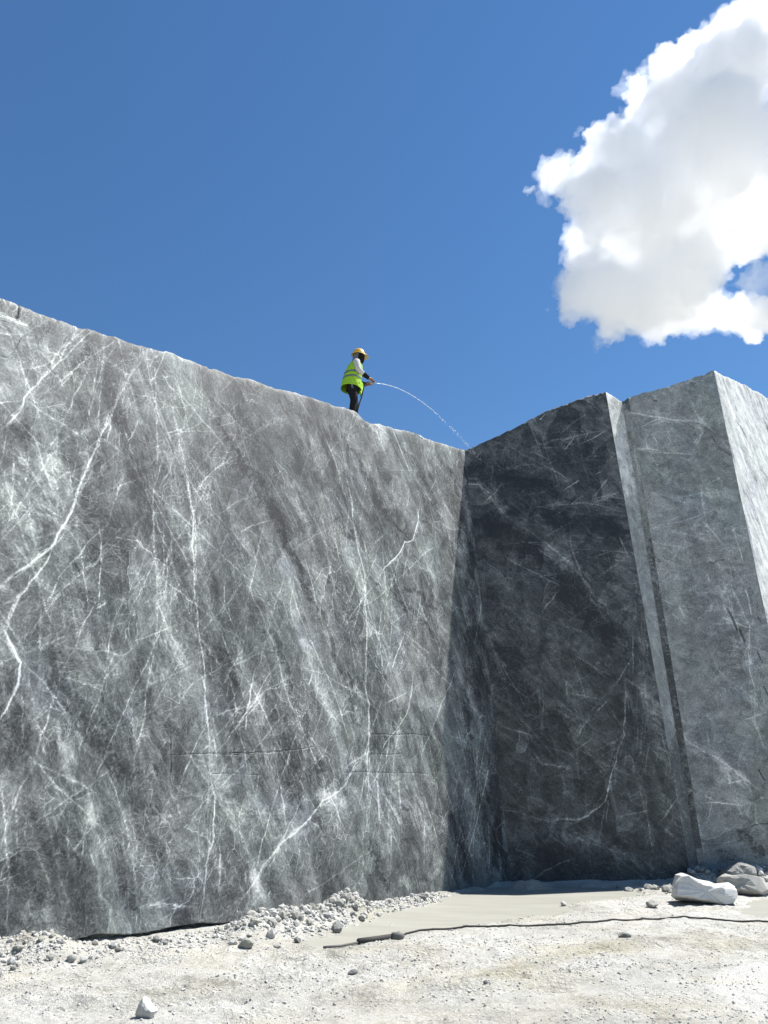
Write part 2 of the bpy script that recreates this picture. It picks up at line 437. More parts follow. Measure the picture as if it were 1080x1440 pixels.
# ------------------------------------------------------------------ left block
A3 = lambda *p: np.array(p, float)
C0 = A3(2.8, 18.1, 0); Q0 = A3(-10.2, 3.06, 0)
# the front of the middle block is upright; the corner line between both lies in it
E0 = A3(*on_ground(972, 1237)[:2], 0)
mdir = (E0 - C0) / np.linalg.norm(E0 - C0); mN = np.array([mdir[1], -mdir[0], 0])
CT0 = on_plane(654, 634, C0, mN)
ET0 = on_plane(852, 552, C0, mN)
fL = Facet(Q0, C0, C0 + 0, 11.5)
ldir = (C0 - Q0) / np.linalg.norm(C0 - Q0)
upv = CT0 - C0; fL = Facet(Q0, C0, Q0 + upv, 11.6)
def top_curve(f, pxs, P0, P1, T0, T1):
    """heights of a silhouette traced in the photograph, as a function of 0..1 along the facet's top"""
    pts = [on_plane(x, y, f.P0, f.N) for x, y in pxs]
    H = np.array([p[2] for p in pts]); D = T1 - T0; D[2] = 0
    ss = []
    for p in pts:
        # parameter on the ruled surface at that height
        k = p[2] / T0[2]; a = P0 * (1 - k) + T0 * k; k1 = p[2] / T1[2]; b = P1 * (1 - k1) + T1 * k1
        d = (b - a)[:2]; ss.append(np.dot(p[:2] - a[:2], d) / np.dot(d, d))
    o = np.argsort(ss); ss = np.array(ss)[o]; H = H[o]
    return lambda u: np.interp(u, ss, H)
Ltop_px = [(-60, 395), (0, 418), (30, 430), (75, 448), (110, 459), (132, 463), (170, 478), (205, 488), (240, 497), (290, 515), (330, 530), (350, 532.5), (380, 543),
           (415, 551), (445, 561), (473, 572), (484, 573), (502, 579), (514, 592), (536, 596.5), (557, 603), (577, 605.5), (603, 617), (630, 626), (654, 634)]
kk = 10.5 / CT0[2]
TL0 = Q0 + upv * kk; TL1 = C0 + upv * kk; 
topL = top_curve(fL, Ltop_px, Q0, C0, TL0, TL1)
s_vis = 0.40
colsL = np.unique(np.concatenate([np.linspace(0, s_vis, 40), np.linspace(s_vis, 1.0, 690)]))

V = fL.veins.append
S = 0.95
for pl, w, st in [
    ([(203, 489), (183, 528), (165, 559), (156, 583), (141, 611), (139, 626), (122, 657), (113, 681), (104, 709), (92, 736), (76, 764), (61, 779), (40, 794), (18, 809), (-6, 830)], .030, 1.0),
    ([(203, 489), (186, 525), (168, 558), (157, 585), (142, 613), (121, 660), (103, 712), (90, 740)], .02, .9),
    ([(76, 764), (61, 797), (37, 828), (27, 840), (0, 900)], .016, .8), ([(107, 464), (73, 519), (55, 537), (34, 559), (30, 576), (0, 608)], .016, .85),
    ([(135, 463), (95, 500), (74, 520)], .012, .7), ([(107, 608), (89, 620), (70, 644), (46, 678), (24, 715), (0, 751)], .013, .75),
    ([(120, 657), (95, 665), (60, 690), (20, 740), (-5, 770)], .010, .6), ([(149, 463), (146, 490), (140, 530), (128, 570), (125, 610)], .008, .6),
    ([(165, 485), (150, 505), (140, 545)], .007, .55), ([(34, 559), (60, 580), (100, 605), (122, 620)], .010, .6),
    ([(156, 583), (170, 640), (215, 680), (240, 730)], .006, .4), ([(141, 615), (190, 650), (217, 690)], .006, .45),
    ([(240, 544), (244, 583), (251, 614), (260, 651), (267, 699), (272, 724), (270, 767), (273, 809), (273, 830), (280, 892), (289, 972), (293, 1022), (294, 1073), (303, 1123), (300, 1181), (289, 1217), (278, 1306)], .013, .95),
    ([(218, 504), (218, 571), (221, 614), (220, 654), (217, 681), (215, 721), (217, 782), (220, 830), (221, 874), (213, 935), (204, 979), (199, 1029), (188, 1073), (177, 1098)], .011, .75),
    ([(215, 721), (218, 775), (220, 840)], .02, .6), ([(181, 820), (159, 874), (153, 907), (150, 950), (146, 990), (126, 1037)], .010, .7),
    ([(0, 874), (14, 903), (29, 932), (25, 964), (11, 993), (-5, 1020)], .022, .95), ([(29, 935), (54, 953), (79, 982), (97, 1015), (123, 1051), (137, 1073)], .011, .7),
    ([(148, 1073), (162, 1109), (173, 1145), (182, 1185), (188, 1228), (195, 1262)], .012, .7), ([(50, 1000), (58, 1044), (69, 1080), (81, 1120), (94, 1163), (105, 1185)], .009, .65),
    ([(263, 556), (260, 596), (251, 611), (250, 640)], .007, .55), ([(278, 570), (262, 595), (251, 612)], .006, .5),
    ([(399, 585), (367, 603), (336, 627), (320, 649), (293, 669), (278, 687), (275, 706)], .013, .75),
    ([(177, 660), (162, 702), (150, 739), (122, 764), (104, 788), (82, 812), (60, 863)], .009, .65), ([(165, 754), (134, 794), (92, 825), (61, 863), (36, 898)], .008, .65),
    ([(474, 577), (480, 624), (487, 668), (495, 709), (499, 747), (506, 781), (513, 810), (514, 866), (514, 920), (514, 971), (519, 990), (519, 1031), (518, 1100), (516, 1148), (517, 1176)], .017, .95),
    ([(592, 703), (589, 734), (581, 759), (569, 762), (559, 781), (540, 800), (531, 816)], .020, .95), ([(569, 788), (597, 800), (635, 825)], .008, .6),
    ([(512, 797), (528, 816), (559, 838), (584, 854), (603, 876), (621, 908)], .012, .6), ([(414, 803), (408, 847), (413, 879), (396, 917), (386, 937), (373, 971), (351, 1003), (320, 1041), (294, 1073)], .010, .75),
    ([(414, 952), (377, 968), (339, 996), (300, 1005)], .014, .7), ([(385, 940), (360, 985), (330, 1025)], .009, .7), ([(410, 950), (470, 1000), (515, 995)], .005, .35),
    ([(465, 933), (458, 981), (446, 1018), (430, 1060)], .009, .55), ([(477, 905), (468, 950), (455, 1000)], .006, .4),
    ([(515, 1056), (496, 1081), (477, 1113), (455, 1125), (430, 1157), (399, 1182), (373, 1214), (345, 1258), (326, 1285)], .017, .75),
    ([(509, 1069), (471, 1122), (440, 1140)], .010, .6), ([(516, 1100), (470, 1150), (410, 1180)], .009, .5),
    ([(581, 946), (572, 1003), (540, 1047), (531, 1088), (532, 1132), (534, 1182)], .010, .75), ([(558, 1066), (562, 1122), (563, 1182)], .010, .75), ([(531, 1090), (532, 1140), (533, 1175)], .012, .8),
    ([(572, 908), (558, 955)], .007, .55), ([(588, 1000), (616, 1047), (618, 1060)], .009, .6), ([(446, 602), (440, 630), (436, 640)], .009, .6),
    ([(405, 655), (414, 684), (427, 721), (445, 800), (470, 860)], .009, .5), ([(610, 618), (613, 677), (600, 700)], .007, .55), ([(618, 640), (632, 690), (640, 750), (636, 830)], .008, .55),
    ([(326, 524), (345, 560), (370, 600)], .007, .6), ([(300, 640), (310, 690), (330, 740), (345, 800)], .007, .5), ([(283, 690), (300, 720), (330, 760), (355, 820)], .010, .55),
    ([(330, 640), (310, 655), (280, 690)], .009, .5), ([(180, 1155), (200, 1150), (250, 1145)], .006, .45), ([(200, 1275), (230, 1270), (275, 1274)], .016, .7),
    ([(185, 980), (215, 960), (250, 940), (270, 930)], .020, .6), ([(0, 443), (43, 460)], .014, .9), ([(125, 463), (115, 480), (60, 515), (10, 520)], .008, .5),
    ([(145, 1150), (155, 1200), (160, 1260), (150, 1320)], .008, .45), ([(170, 1160), (178, 1220), (182, 1290)], .007, .45), ([(120, 1140), (135, 1200), (145, 1280)], .012, .4),
    ([(345, 870), (330, 930), (316, 960)], .006, .4), ([(500, 820), (480, 880), (470, 930)], .006, .5), ([(560, 590), (575, 650), (592, 703)], .005, .4),
    ([(300, 1125), (340, 1130), (400, 1145)], .012, .4), ([(620, 905), (632, 950), (628, 1000)], .006, .5), ([(595, 1120), (610, 1160), (618, 1190)], .007, .6),
    ([(655, 900), (662, 1000), (672, 1100), (680, 1200)], .010, .45), ([(672, 1060), (676, 1120), (670, 1240)], .010, .45), ([(640, 950), (660, 1040), (668, 1090)], .01, .5), ([(690, 1120), (700, 1180), (706, 1235)], .012, .55),
]: V((pl, w, st))
for pl, w, st in [
    ([(329, 640), (350, 670), (383, 715), (424, 803), (452, 863)], .13, .75), ([(446, 655), (471, 709), (496, 759)], .14, .8), ([(509, 658), (540, 715), (572, 753)], .15, .85), ([(484, 624), (515, 665)], .11, .7),
    ([(377, 880), (405, 943), (421, 1000), (430, 1056), (452, 1113)], .10, .75), ([(465, 905), (487, 952), (503, 1022)], .07, .75), ([(20, 596), (45, 615), (70, 638)], .16, .8), ([(150, 590), (175, 600), (190, 620)], .14, .6),
    ([(130, 605), (100, 630)], .09, .6), ([(528, 818), (560, 840), (590, 865), (605, 890)], .05, .8), ([(70, 920), (95, 960), (120, 1010), (150, 1050), (180, 1085)], .22, .7), ([(155, 1060), (172, 1095)], .16, .7),
    ([(20, 1190), (35, 1230), (40, 1280)], .16, .6), ([(340, 1060), (400, 1080), (440, 1090)], .40, .45), ([(300, 900), (330, 960), (340, 1000)], .4, .4), ([(190, 620), (240, 660), (300, 700)], .3, .35), ([(110, 690), (140, 760), (120, 800)], .35, .45),
    ([(375, 1225), (380, 1250), (385, 1275)], .16, .65), ([(515, 1180), (535, 1220), (545, 1250)], .16, .6), ([(395, 543), (440, 600), (480, 640)], .12, .4), ([(555, 610), (590, 660), (605, 690)], .2, .5), ([(560, 830), (590, 830), (610, 860)], .15, .5),
    ([(305, 590), (320, 610), (332, 640)], .07, .8), ([(30, 440), (26, 445)], .02, .5), ([(195, 1190), (210, 1150), (230, 1120)], .2, .4), ([(160, 1210), (180, 1290)], .12, .5), ([(650, 940), (668, 1080), (690, 1230)], .25, .55), ([(640, 1130), (655, 1230)], .3, .6), ([(656, 660), (667, 800), (688, 1000), (711, 1225)], .20, 1.0), ([(660, 760), (680, 1000), (700, 1220)], .30, .8),  # corner strokes paint a dark seep stain and also deepen the corner shadow
    ([(240, 1080), (180, 1100)], .2, .35), ([(95, 455), (60, 470), (50, 480)], .15, .5), ([(120, 490), (105, 520)], .18, .45), ([(640, 650), (648, 720), (640, 800)], .12, .5), ([(450, 780), (480, 840), (500, 900)], .16, .4),
    ([(0, 640), (40, 660), (90, 690)], .1, .35), ([(620, 700), (600, 720), (590, 740)], .12, .45)]: fL.darks.append((pl, w, st))
for pl, w, st in [
    ([(72, 997), (90, 1037), (105, 1087), (119, 1116), (137, 1145)], .09, .85), ([(140, 600), (110, 650), (70, 720), (30, 790)], .35, .55), ([(60, 640), (30, 690), (0, 720)], .3, .45), ([(20, 470), (60, 490), (90, 520)], .3, .5), ([(0, 540), (60, 560)], .2, .4),
    ([(390, 1190), (430, 1150), (480, 1110)], .35, .75), ([(330, 1270), (370, 1210)], .3, .65), ([(300, 1130), (380, 1150), (450, 1140)], .3, .55), ([(290, 1200), (320, 1250)], .3, .55), ([(550, 1080), (570, 1140), (610, 1170)], .3, .55),
    ([(20, 1330), (60, 1310)], .3, .7), ([(0, 830), (30, 800), (70, 770)], .22, .5), ([(200, 490), (215, 520), (225, 560)], .12, .5), ([(110, 870), (130, 900), (120, 920)], .25, .5), ([(190, 950), (240, 935)], .16, .5), ([(400, 660), (430, 740), (460, 830)], .14, .4),
    ([(505, 580), (520, 600), (530, 615)], .10, .9), ([(488, 575), (505, 590)], .06, .8), ([(120, 1150), (140, 1230), (150, 1290)], .2, .45), ([(200, 1240), (250, 1230)], .25, .35), ([(560, 1240), (615, 1240)], .15, .7), ([(600, 780), (615, 800)], .12, .45), ([(390, 555), (400, 580), (410, 610)], .1, .6),
    ([(0, 960), (8, 1000)], .16, .6), ([(210, 680), (230, 720), (250, 750)], .12, .5)]: fL.pales.append((pl, w, st))
for pl, w, st in [([(240, 1062), (300, 1060), (360, 1061)], .005, .42), ([(521, 1033), (603, 1035)], .006, .5), ([(521, 1061), (565, 1060)], .005, .4), ([(300, 1088), (367, 1090)], .005, .35), ([(484, 1086), (560, 1087), (603, 1089)], .005, .4), ([(318, 1059), (390, 1057), (440, 1050)], .005, .5),
                  ([(27.5, 424), (23, 448)], .016, 1.0), ([(0, 510), (20, 492), (31, 473), (45, 460)], .005, .35), ([(550, 1075), (557, 1085)], .01, .4), ([(240, 1030), (240, 1090)], .006, .6), ([(225, 600), (238, 622), (244, 640)], .006, .4)]: fL.cracks.append((pl, w, st))
u_lo = fL.len * s_vis
foliate(fL, 120, (330, 540, 620, 800), 60, 5, 40, 150, 0.55, 1); foliate(fL, 50, (520, 640, 640, 860), 42, 7, 30, 90, 0.5, 2)
foliate(fL, 60, (80, 1120, 200, 1300), 80, 7, 30, 110, 0.5, 3); foliate(fL, 50, (0, 600, 110, 720), 38, 10, 30, 90, 0.5, 4); foliate(fL, 40, (500, 1060, 620, 1180), 88, 4, 30, 90, 0.6, 5)
foliate(fL, 60, (330, 820, 520, 1100), 66, 7, 30, 120, 0.45, 6)
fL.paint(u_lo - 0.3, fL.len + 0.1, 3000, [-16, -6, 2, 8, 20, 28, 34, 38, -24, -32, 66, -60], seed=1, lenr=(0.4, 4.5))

gapA = fL.uw(75, 1340)[0]; gapB = fL.uw(335, 1305)[0]
def dispL(fi, pu, pw, below):
    gap = -0.065 + 0.13 * fbm(pu * 1.3, pu * 0 + 1, 3, 61)
    inn = sstep(gapA, gapA + 0.5, pu) * sstep(gapB + 0.15, gapB - 0.4, pu)
    g = sstep(gap + 0.02, gap, pw) * inn
    shelf = sstep(gap - 0.05, gap - 0.07, pw) * inn * vnoise(pu * 9, pu * 0, 66) * 0.1   # broken seam stones
    return -0.15 * g
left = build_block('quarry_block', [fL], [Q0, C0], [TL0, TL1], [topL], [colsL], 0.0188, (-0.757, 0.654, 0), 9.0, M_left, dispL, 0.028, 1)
tag(left, 'long grey marble wall with white veins that the worker stands on', 'quarry block', 'sawn marble blocks')

# ------------------------------------------------------------------ middle block (dark, wetted) with its narrow sunlit side
bdir = np.array([0.80, 0.60, 0])
fM = Facet(C0 - mdir * 0.06, E0, CT0 - mdir * 0.06, 13.5)
fS = Facet(E0, E0 + bdir * 2.4, ET0, 13.5)
topM = top_curve(fM, [(640, 642), (655.6, 633), (680, 621.5), (720, 604), (764, 580), (795, 567.6), (831, 555.6), (850, 551), (853, 551)], C0 - mdir * 0.06, E0, CT0 - mdir * 0.06, ET0)
zE = float(topM(np.array([1.0]))[0])
TS1 = ET0 + bdir * 2.4; TS1[2] = zE
topS = top_curve(fS, [(851, 551), (862, 556), (872, 563.5), (884, 570)], E0, E0 + bdir * 2.4, ET0 * 1.0, TS1)
for pl, w, st in [
    ([(719, 638), (763, 624), (810, 613), (857, 605)], .012, .6), ([(763, 613), (775, 653), (788, 694)], .010, .55), ([(734, 718), (772, 710), (816, 707), (879, 720)], .012, .6), ([(829, 705), (873, 691)], .010, .75), ([(662, 669), (703, 716), (728, 738)], .012, .6),
    ([(800, 726), (802, 764), (813, 795), (830, 840), (852, 870)], .011, .6), ([(728, 738), (770, 765), (800, 790), (841, 845)], .012, .55), ([(917, 975), (879, 953), (879, 1004), (878, 1035), (867, 1070), (857, 1101), (851, 1127), (829, 1145), (810, 1153), (775, 1155), (744, 1149), (719, 1136)], .018, .85),
    ([(878, 1030), (872, 1050), (862, 1085)], .022, .6), ([(750, 1057), (763, 1075), (797, 1079)], .010, .6), ([(804, 1035), (813, 1051), (813, 1085), (818, 1110)], .011, .6), ([(830, 1005), (813, 1040)], .007, .5), ([(763, 966), (764, 1032)], .009, .6), ([(703, 1020), (744, 1032), (750, 1040)], .016, .6),
    ([(742, 985), (757, 968), (764, 990)], .012, .55), ([(895, 1089), (911, 1152), (920, 1202)], .011, .6), ([(780, 1150), (830, 1185), (890, 1205)], .020, .5), ([(665, 835), (700, 815), (740, 845), (770, 870)], .007, .45), ([(860, 610), (820, 650), (850, 690)], .006, .35), ([(790, 1090), (800, 1130)], .006, .5),
    ([(880, 955), (905, 970), (918, 978)], .016, .65), ([(680, 870), (700, 930), (720, 1000)], .007, .4), ([(860, 1160), (890, 1170), (915, 1150)], .007, .4), ([(890, 850), (900, 900), (905, 950)], .008, .5), ([(905, 870), (912, 930)], .008, .5)]: fM.veins.append((pl, w, st))
for pl, w, st in [
    ([(659, 660), (703, 668), (750, 679), (775, 691), (804, 704)], .24, .85), ([(744, 722), (782, 726), (829, 732), (885, 748)], .30, .9), ([(671, 728), (712, 745), (744, 768), (775, 796), (791, 826), (829, 864), (867, 908)], .30, .9), ([(700, 950), (740, 980), (755, 1000)], .3, .6), ([(775, 1005), (800, 1020)], .25, .6), ([(660, 640), (668, 680)], .2, .6),
    ([(690, 830), (720, 900), (715, 960)], .35, .45), ([(800, 1100), (840, 1120)], .4, .5), ([(740, 1190), (800, 1210), (860, 1225)], .35, .6), ([(893, 960), (903, 1010), (907, 1050)], .16, .55), ([(885, 880), (890, 940)], .12, .5), ([(725, 1190), (730, 1230)], .3, .7), ([(860, 1120), (890, 1140)], .3, .4), ([(790, 640), (850, 640)], .5, .3)]: fM.darks.append((pl, w, st))
for pl, w, st in [([(775, 764), (804, 801), (825, 815)], .28, .6), ([(841, 845), (860, 880)], .2, .5), ([(905, 960), (920, 1020), (930, 1060)], .35, .65), ([(720, 1135), (760, 1155), (830, 1185), (890, 1200)], .30, .55), ([(690, 700), (715, 720)], .2, .45), ([(660, 985), (670, 1040)], .25, .4), ([(800, 560), (840, 556)], .15, .9), ([(710, 610), (760, 590)], .06, .5), ([(930, 1100), (945, 1180)], .3, .45), ([(740, 1040), (745, 1060)], .2, .4)]: fM.pales.append((pl, w, st))
fM.cracks.append(([(760, 1093), (790, 1086), (865, 1078)], .006, .4))
foliate(fM, 110, (690, 830, 880, 1060), 38, 9, 25, 90, 0.5, 11); foliate(fM, 70, (690, 590, 880, 790), 10, 7, 25, 90, 0.4, 12); foliate(fM, 40, (720, 1130, 930, 1220), 25, 12, 20, 70, 0.45, 13); foliate(fM, 40, (880, 860, 930, 1060), 84, 5, 20, 60, 0.6, 14)
fM.paint(-0.2, fM.len + 0.2, 420, [-70, -62, -50, -40, 10, 0, 60], res=0.018, seed=2, lenr=(0.3, 2.2))
fS.veins += [([(862, 600), (880, 660), (900, 720)], .008, .5), ([(924, 981), (950, 1022)], .012, .6)]
fS.pales += [([(858, 556), (866, 610), (880, 690)], .5, .9)]  # paler top paints the sunlit part of the strip into its colour
fS.darks += [([(950, 1040), (965, 1120), (985, 1230)], .8, .8)]
fS.paint(-0.2, 2.6, 120, [-10, 0, 12, 40], res=0.018, seed=3, lenr=(0.3, 1.5))
colsM = np.linspace(0, 1, 225); colsS = np.concatenate([np.linspace(0, 0.45, 50), np.linspace(0.5, 1, 8)])
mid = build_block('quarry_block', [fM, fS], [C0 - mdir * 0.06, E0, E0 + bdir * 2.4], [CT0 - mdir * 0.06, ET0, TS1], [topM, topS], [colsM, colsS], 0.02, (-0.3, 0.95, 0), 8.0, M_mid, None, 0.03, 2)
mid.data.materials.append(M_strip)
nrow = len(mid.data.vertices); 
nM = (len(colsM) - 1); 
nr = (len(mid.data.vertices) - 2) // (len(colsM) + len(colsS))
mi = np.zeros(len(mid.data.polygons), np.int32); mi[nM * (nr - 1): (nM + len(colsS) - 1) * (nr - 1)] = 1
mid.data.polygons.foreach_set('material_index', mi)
tag(mid, 'dark wet marble block in shade with a narrow sunlit side', 'quarry block', 'sawn marble blocks')

# ------------------------------------------------------------------ right block: pale shaded front, sunlit white side

# plane of the front: passes where the strip of the middle block ends
SW = E0 + bdir * 0.26; STp = ET0 + bdir * 0.62
aD = np.array([1, -0.05, 0]) / math.hypot(1, 0.05); aN = np.cross(aD, STp - SW); aN /= np.linalg.norm(aN)      # leans back slightly
AL = on_plane(989, 1203, SW, aN); ALT = on_plane(884, 560, SW, aN)
AR = on_plane(1080, 880, SW, aN); ART = on_plane(1004, 521, SW, aN)
slope = (ART - AR) / (ART[2] - AR[2]); AR0 = ART - slope * ART[2]
slopeL = (ALT - AL) / (ALT[2] - AL[2]); AL0 = ALT - slopeL * ALT[2]
fA = Facet(AL0, AR0, ALT, 14.8)
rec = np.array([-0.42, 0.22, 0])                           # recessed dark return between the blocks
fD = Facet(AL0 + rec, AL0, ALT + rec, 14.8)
b2 = np.array([0.73, 0.683, 0]); BL = 12.0
fB = Facet(AR0, AR0 + b2 * BL, ART, 16.0)
TB1 = ART + b2 * BL
topA = top_curve(fA, [(870, 566), (884, 559.5), (907, 552), (940, 543.6), (973, 531), (985, 528), (1004, 520.5)], AL0, AR0, ALT, ART)
zA0 = float(topA(np.array([0.0]))[0])
topD = lambda u: zA0 - 0.05 + 0 * u
topB = top_curve(fB, [(1003, 520.5), (1020, 529), (1044, 539), (1060, 549), (1076, 558), (1100, 566), (1160, 590)], AR0, AR0 + b2 * BL, ART, TB1)
for pl, w, st in [
    ([(927, 844), (969, 854), (1025, 857)], .012, .7), ([(961, 1039), (1010, 1067), (1070, 1112)], .016, .7), ([(950, 1022), (965, 1042)], .012, .6), ([(1021, 767), (1029, 824), (1055, 880), (1059, 962), (1062, 1015), (1077, 1056)], .012, .7), ([(880, 577), (911, 585), (943, 590), (981, 592), (1010, 610)], .020, .7), ([(891, 630), (935, 637), (981, 640)], .016, .6),
    ([(906, 745), (950, 735), (1010, 715)], .009, .5), ([(985, 680), (995, 740), (1020, 770)], .010, .5), ([(975, 625), (990, 605)], .02, .6), ([(970, 560), (985, 590), (1000, 600)], .010, .5), ([(1024, 1085), (1045, 1150)], .010, .5), ([(980, 1150), (985, 1200)], .03, .5), ([(900, 690), (950, 700), (1020, 690)], .007, .4), ([(910, 760), (960, 770), (1030, 755)], .006, .4), ([(1000, 930), (1050, 985), (1075, 990)], .008, .4), ([(1035, 960), (1060, 985)], .012, .5)]: fA.veins.append((pl, w, st))
for pl, w, st in [([(960, 800), (1000, 790), (1035, 785)], .09, .5), ([(970, 840), (985, 850)], .15, .4), ([(920, 780), (940, 800)], .15, .35), ([(1040, 1170), (1075, 1200)], .25, .6), ([(1000, 1200), (1040, 1215)], .3, .6), ([(965, 590), (985, 620)], .14, .45), ([(930, 1120), (960, 1180)], .2, .4)]: fA.darks.append((pl, w, st))
for pl, w, st in [([(1023, 856), (1030, 868), (1037, 886)], .022, 1.0), ([(1040, 884), (1047, 902)], .02, .9), ([(1066, 868), (1070, 874)], .016, .8), ([(1065, 917), (1072, 932)], .016, .8), ([(1067, 1083), (1075, 1097)], .016, .8), ([(1074, 965), (1080, 978)], .016, .8), ([(1000, 612), (1012, 630), (1028, 640)], .012, .7), ([(920, 563), (924, 564)], .02, .9), ([(1040, 1170), (1060, 1160), (1080, 1158)], .012, .7)]: fA.cracks.append((pl, w, st))
for pl, w, st in [([(970, 700), (1000, 690)], .25, .4), ([(975, 1055), (1010, 1075), (1050, 1110)], .2, .55), ([(1000, 780), (1030, 850), (1050, 950)], .2, .45), ([(940, 740), (990, 750)], .3, .35), ([(985, 590), (990, 610)], .15, .6), ([(985, 1150), (988, 1195)], .08, .7), ([(960, 540), (1000, 526)], .05, .9), ([(1000, 660), (1012, 720)], .06, .5)]: fA.pales.append((pl, w, st))
fA.paint(-0.3, fA.len + 0.3, 300, [-80, -72, 80, 0, 15, 50], res=0.02, seed=4, lenr=(0.3, 1.6))
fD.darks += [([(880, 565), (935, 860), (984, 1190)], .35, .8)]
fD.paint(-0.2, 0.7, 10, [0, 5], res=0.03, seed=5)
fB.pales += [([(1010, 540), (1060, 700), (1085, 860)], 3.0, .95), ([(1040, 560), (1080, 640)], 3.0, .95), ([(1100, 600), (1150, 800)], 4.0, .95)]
fB.veins += [([(1015, 530), (1040, 610), (1080, 690)], .02, .7), ([(1030, 540), (1060, 590), (1090, 650)], .02, .6), ([(1020, 600), (1050, 700), (1085, 800)], .03, .6)]
fB.darks += [([(1012, 560), (1026, 600), (1030, 612)], .05, .5)]
fB.cracks += [([(1035, 590), (1040, 598)], .03, .9), ([(1042, 600), (1048, 612)], .03, .9), ([(1034, 570), (1036, 578)], .02, .7), ([(1038, 625), (1060, 650), (1085, 680)], .012, .7), ([(1046, 608), (1050, 616)], .03, .8), ([(1025, 545), (1030, 570)], .01, .5)]
fB.paint(-0.3, 7.0, 260, [-28, -22, -34, 10], res=0.02, seed=6, lenr=(0.5, 3.0))
colsD = np.linspace(0, 1, 14); colsA = np.linspace(0, 1, 160); colsB = np.concatenate([np.linspace(0, 0.45, 170), np.linspace(0.48, 1, 16)])
def dispR(fi, pu, pw, below):
    if fi != 2: return 0 * pu
    return (fbm(pu * 2.0 + pw * 0.5, pw * 0.7, 3, 71) - 0.5) * 0.09
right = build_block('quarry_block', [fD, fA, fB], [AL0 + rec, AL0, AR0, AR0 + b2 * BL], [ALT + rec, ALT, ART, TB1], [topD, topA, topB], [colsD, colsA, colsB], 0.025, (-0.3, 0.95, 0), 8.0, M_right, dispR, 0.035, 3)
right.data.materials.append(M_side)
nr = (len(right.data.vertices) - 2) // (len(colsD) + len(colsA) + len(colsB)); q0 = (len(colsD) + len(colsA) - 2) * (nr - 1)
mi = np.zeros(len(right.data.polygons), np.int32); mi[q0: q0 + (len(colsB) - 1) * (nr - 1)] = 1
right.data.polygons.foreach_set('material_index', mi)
tag(right, 'pale sawn marble block with a bright white sunlit side', 'quarry block', 'sawn marble blocks')
print('corner', CT0, 'ET', ET0, 'AL0', AL0, 'AR0', AR0, 'ART', ART, 'TB1', TB1)

# ------------------------------------------------------------------ ground
def seg_dist(x, y, pts):
    d = np.full(np.shape(x), 1e9)
    for a, b in zip(pts[:-1], pts[1:]):
        ax, ay = a[:2]; bx, by = b[:2]; dx, dy = bx - ax, by - ay
        t = np.clip(((x - ax) * dx + (y - ay) * dy) / (dx * dx + dy * dy + 1e-9), 0, 1)
        d = np.minimum(d, np.hypot(x - ax - t * dx, y - ay - t * dy))
    return d
def inside(x, y, poly):
    r = np.zeros(np.shape(x), bool); n = len(poly)
    for i in range(n):
        x0, y0 = poly[i][:2]; x1, y1 = poly[(i + 1) % n][:2]
        c = ((y0 > y) != (y1 > y)) & (x < (x1 - x0) * (y - y0) / (y1 - y0 + 1e-12) + x0)
        r ^= c
    return r
G = lambda pts: [on_ground(*p) for p in pts]
pud = G([(440, 1332), (452, 1318), (500, 1296), (545, 1276), (590, 1266), (625, 1258), (700, 1244), (760, 1242), (850, 1246), (900, 1250), (880, 1258), (820, 1264), (790, 1270), (815, 1277), (740, 1284), (670, 1296), (590, 1303), (555, 1309), (500, 1322)])
pud2 = G([(1045, 1280), (1060, 1262), (1110, 1258), (1130, 1280), (1080, 1286)])
heap = G([(350, 1316), (400, 1301), (450, 1292), (490, 1287)])
ridge = G([(480, 1288), (540, 1275), (600, 1264)])
foot = G([(40, 1346), (120, 1338), (230, 1322), (340, 1308)])
ridge2 = G([(-40, 1352), (20, 1345), (60, 1346)])
dheap = [np.array([*(E0[:2] + np.array([0.15, -0.25])), 0]), np.array([AL0[0] + 0.3, AL0[1] - 0.35, 0]), np.array([AR0[0] - 0.6, AR0[1] - 0.3, 0])]
hump = [on_ground(737, 1246)]; hump.append(hump[0] + np.array([0.3, 0.1, 0]))
def sd_poly(x, y, poly):
    d = seg_dist(x, y, list(poly) + [poly[0]]); return np.where(inside(x, y, poly), -d, d)
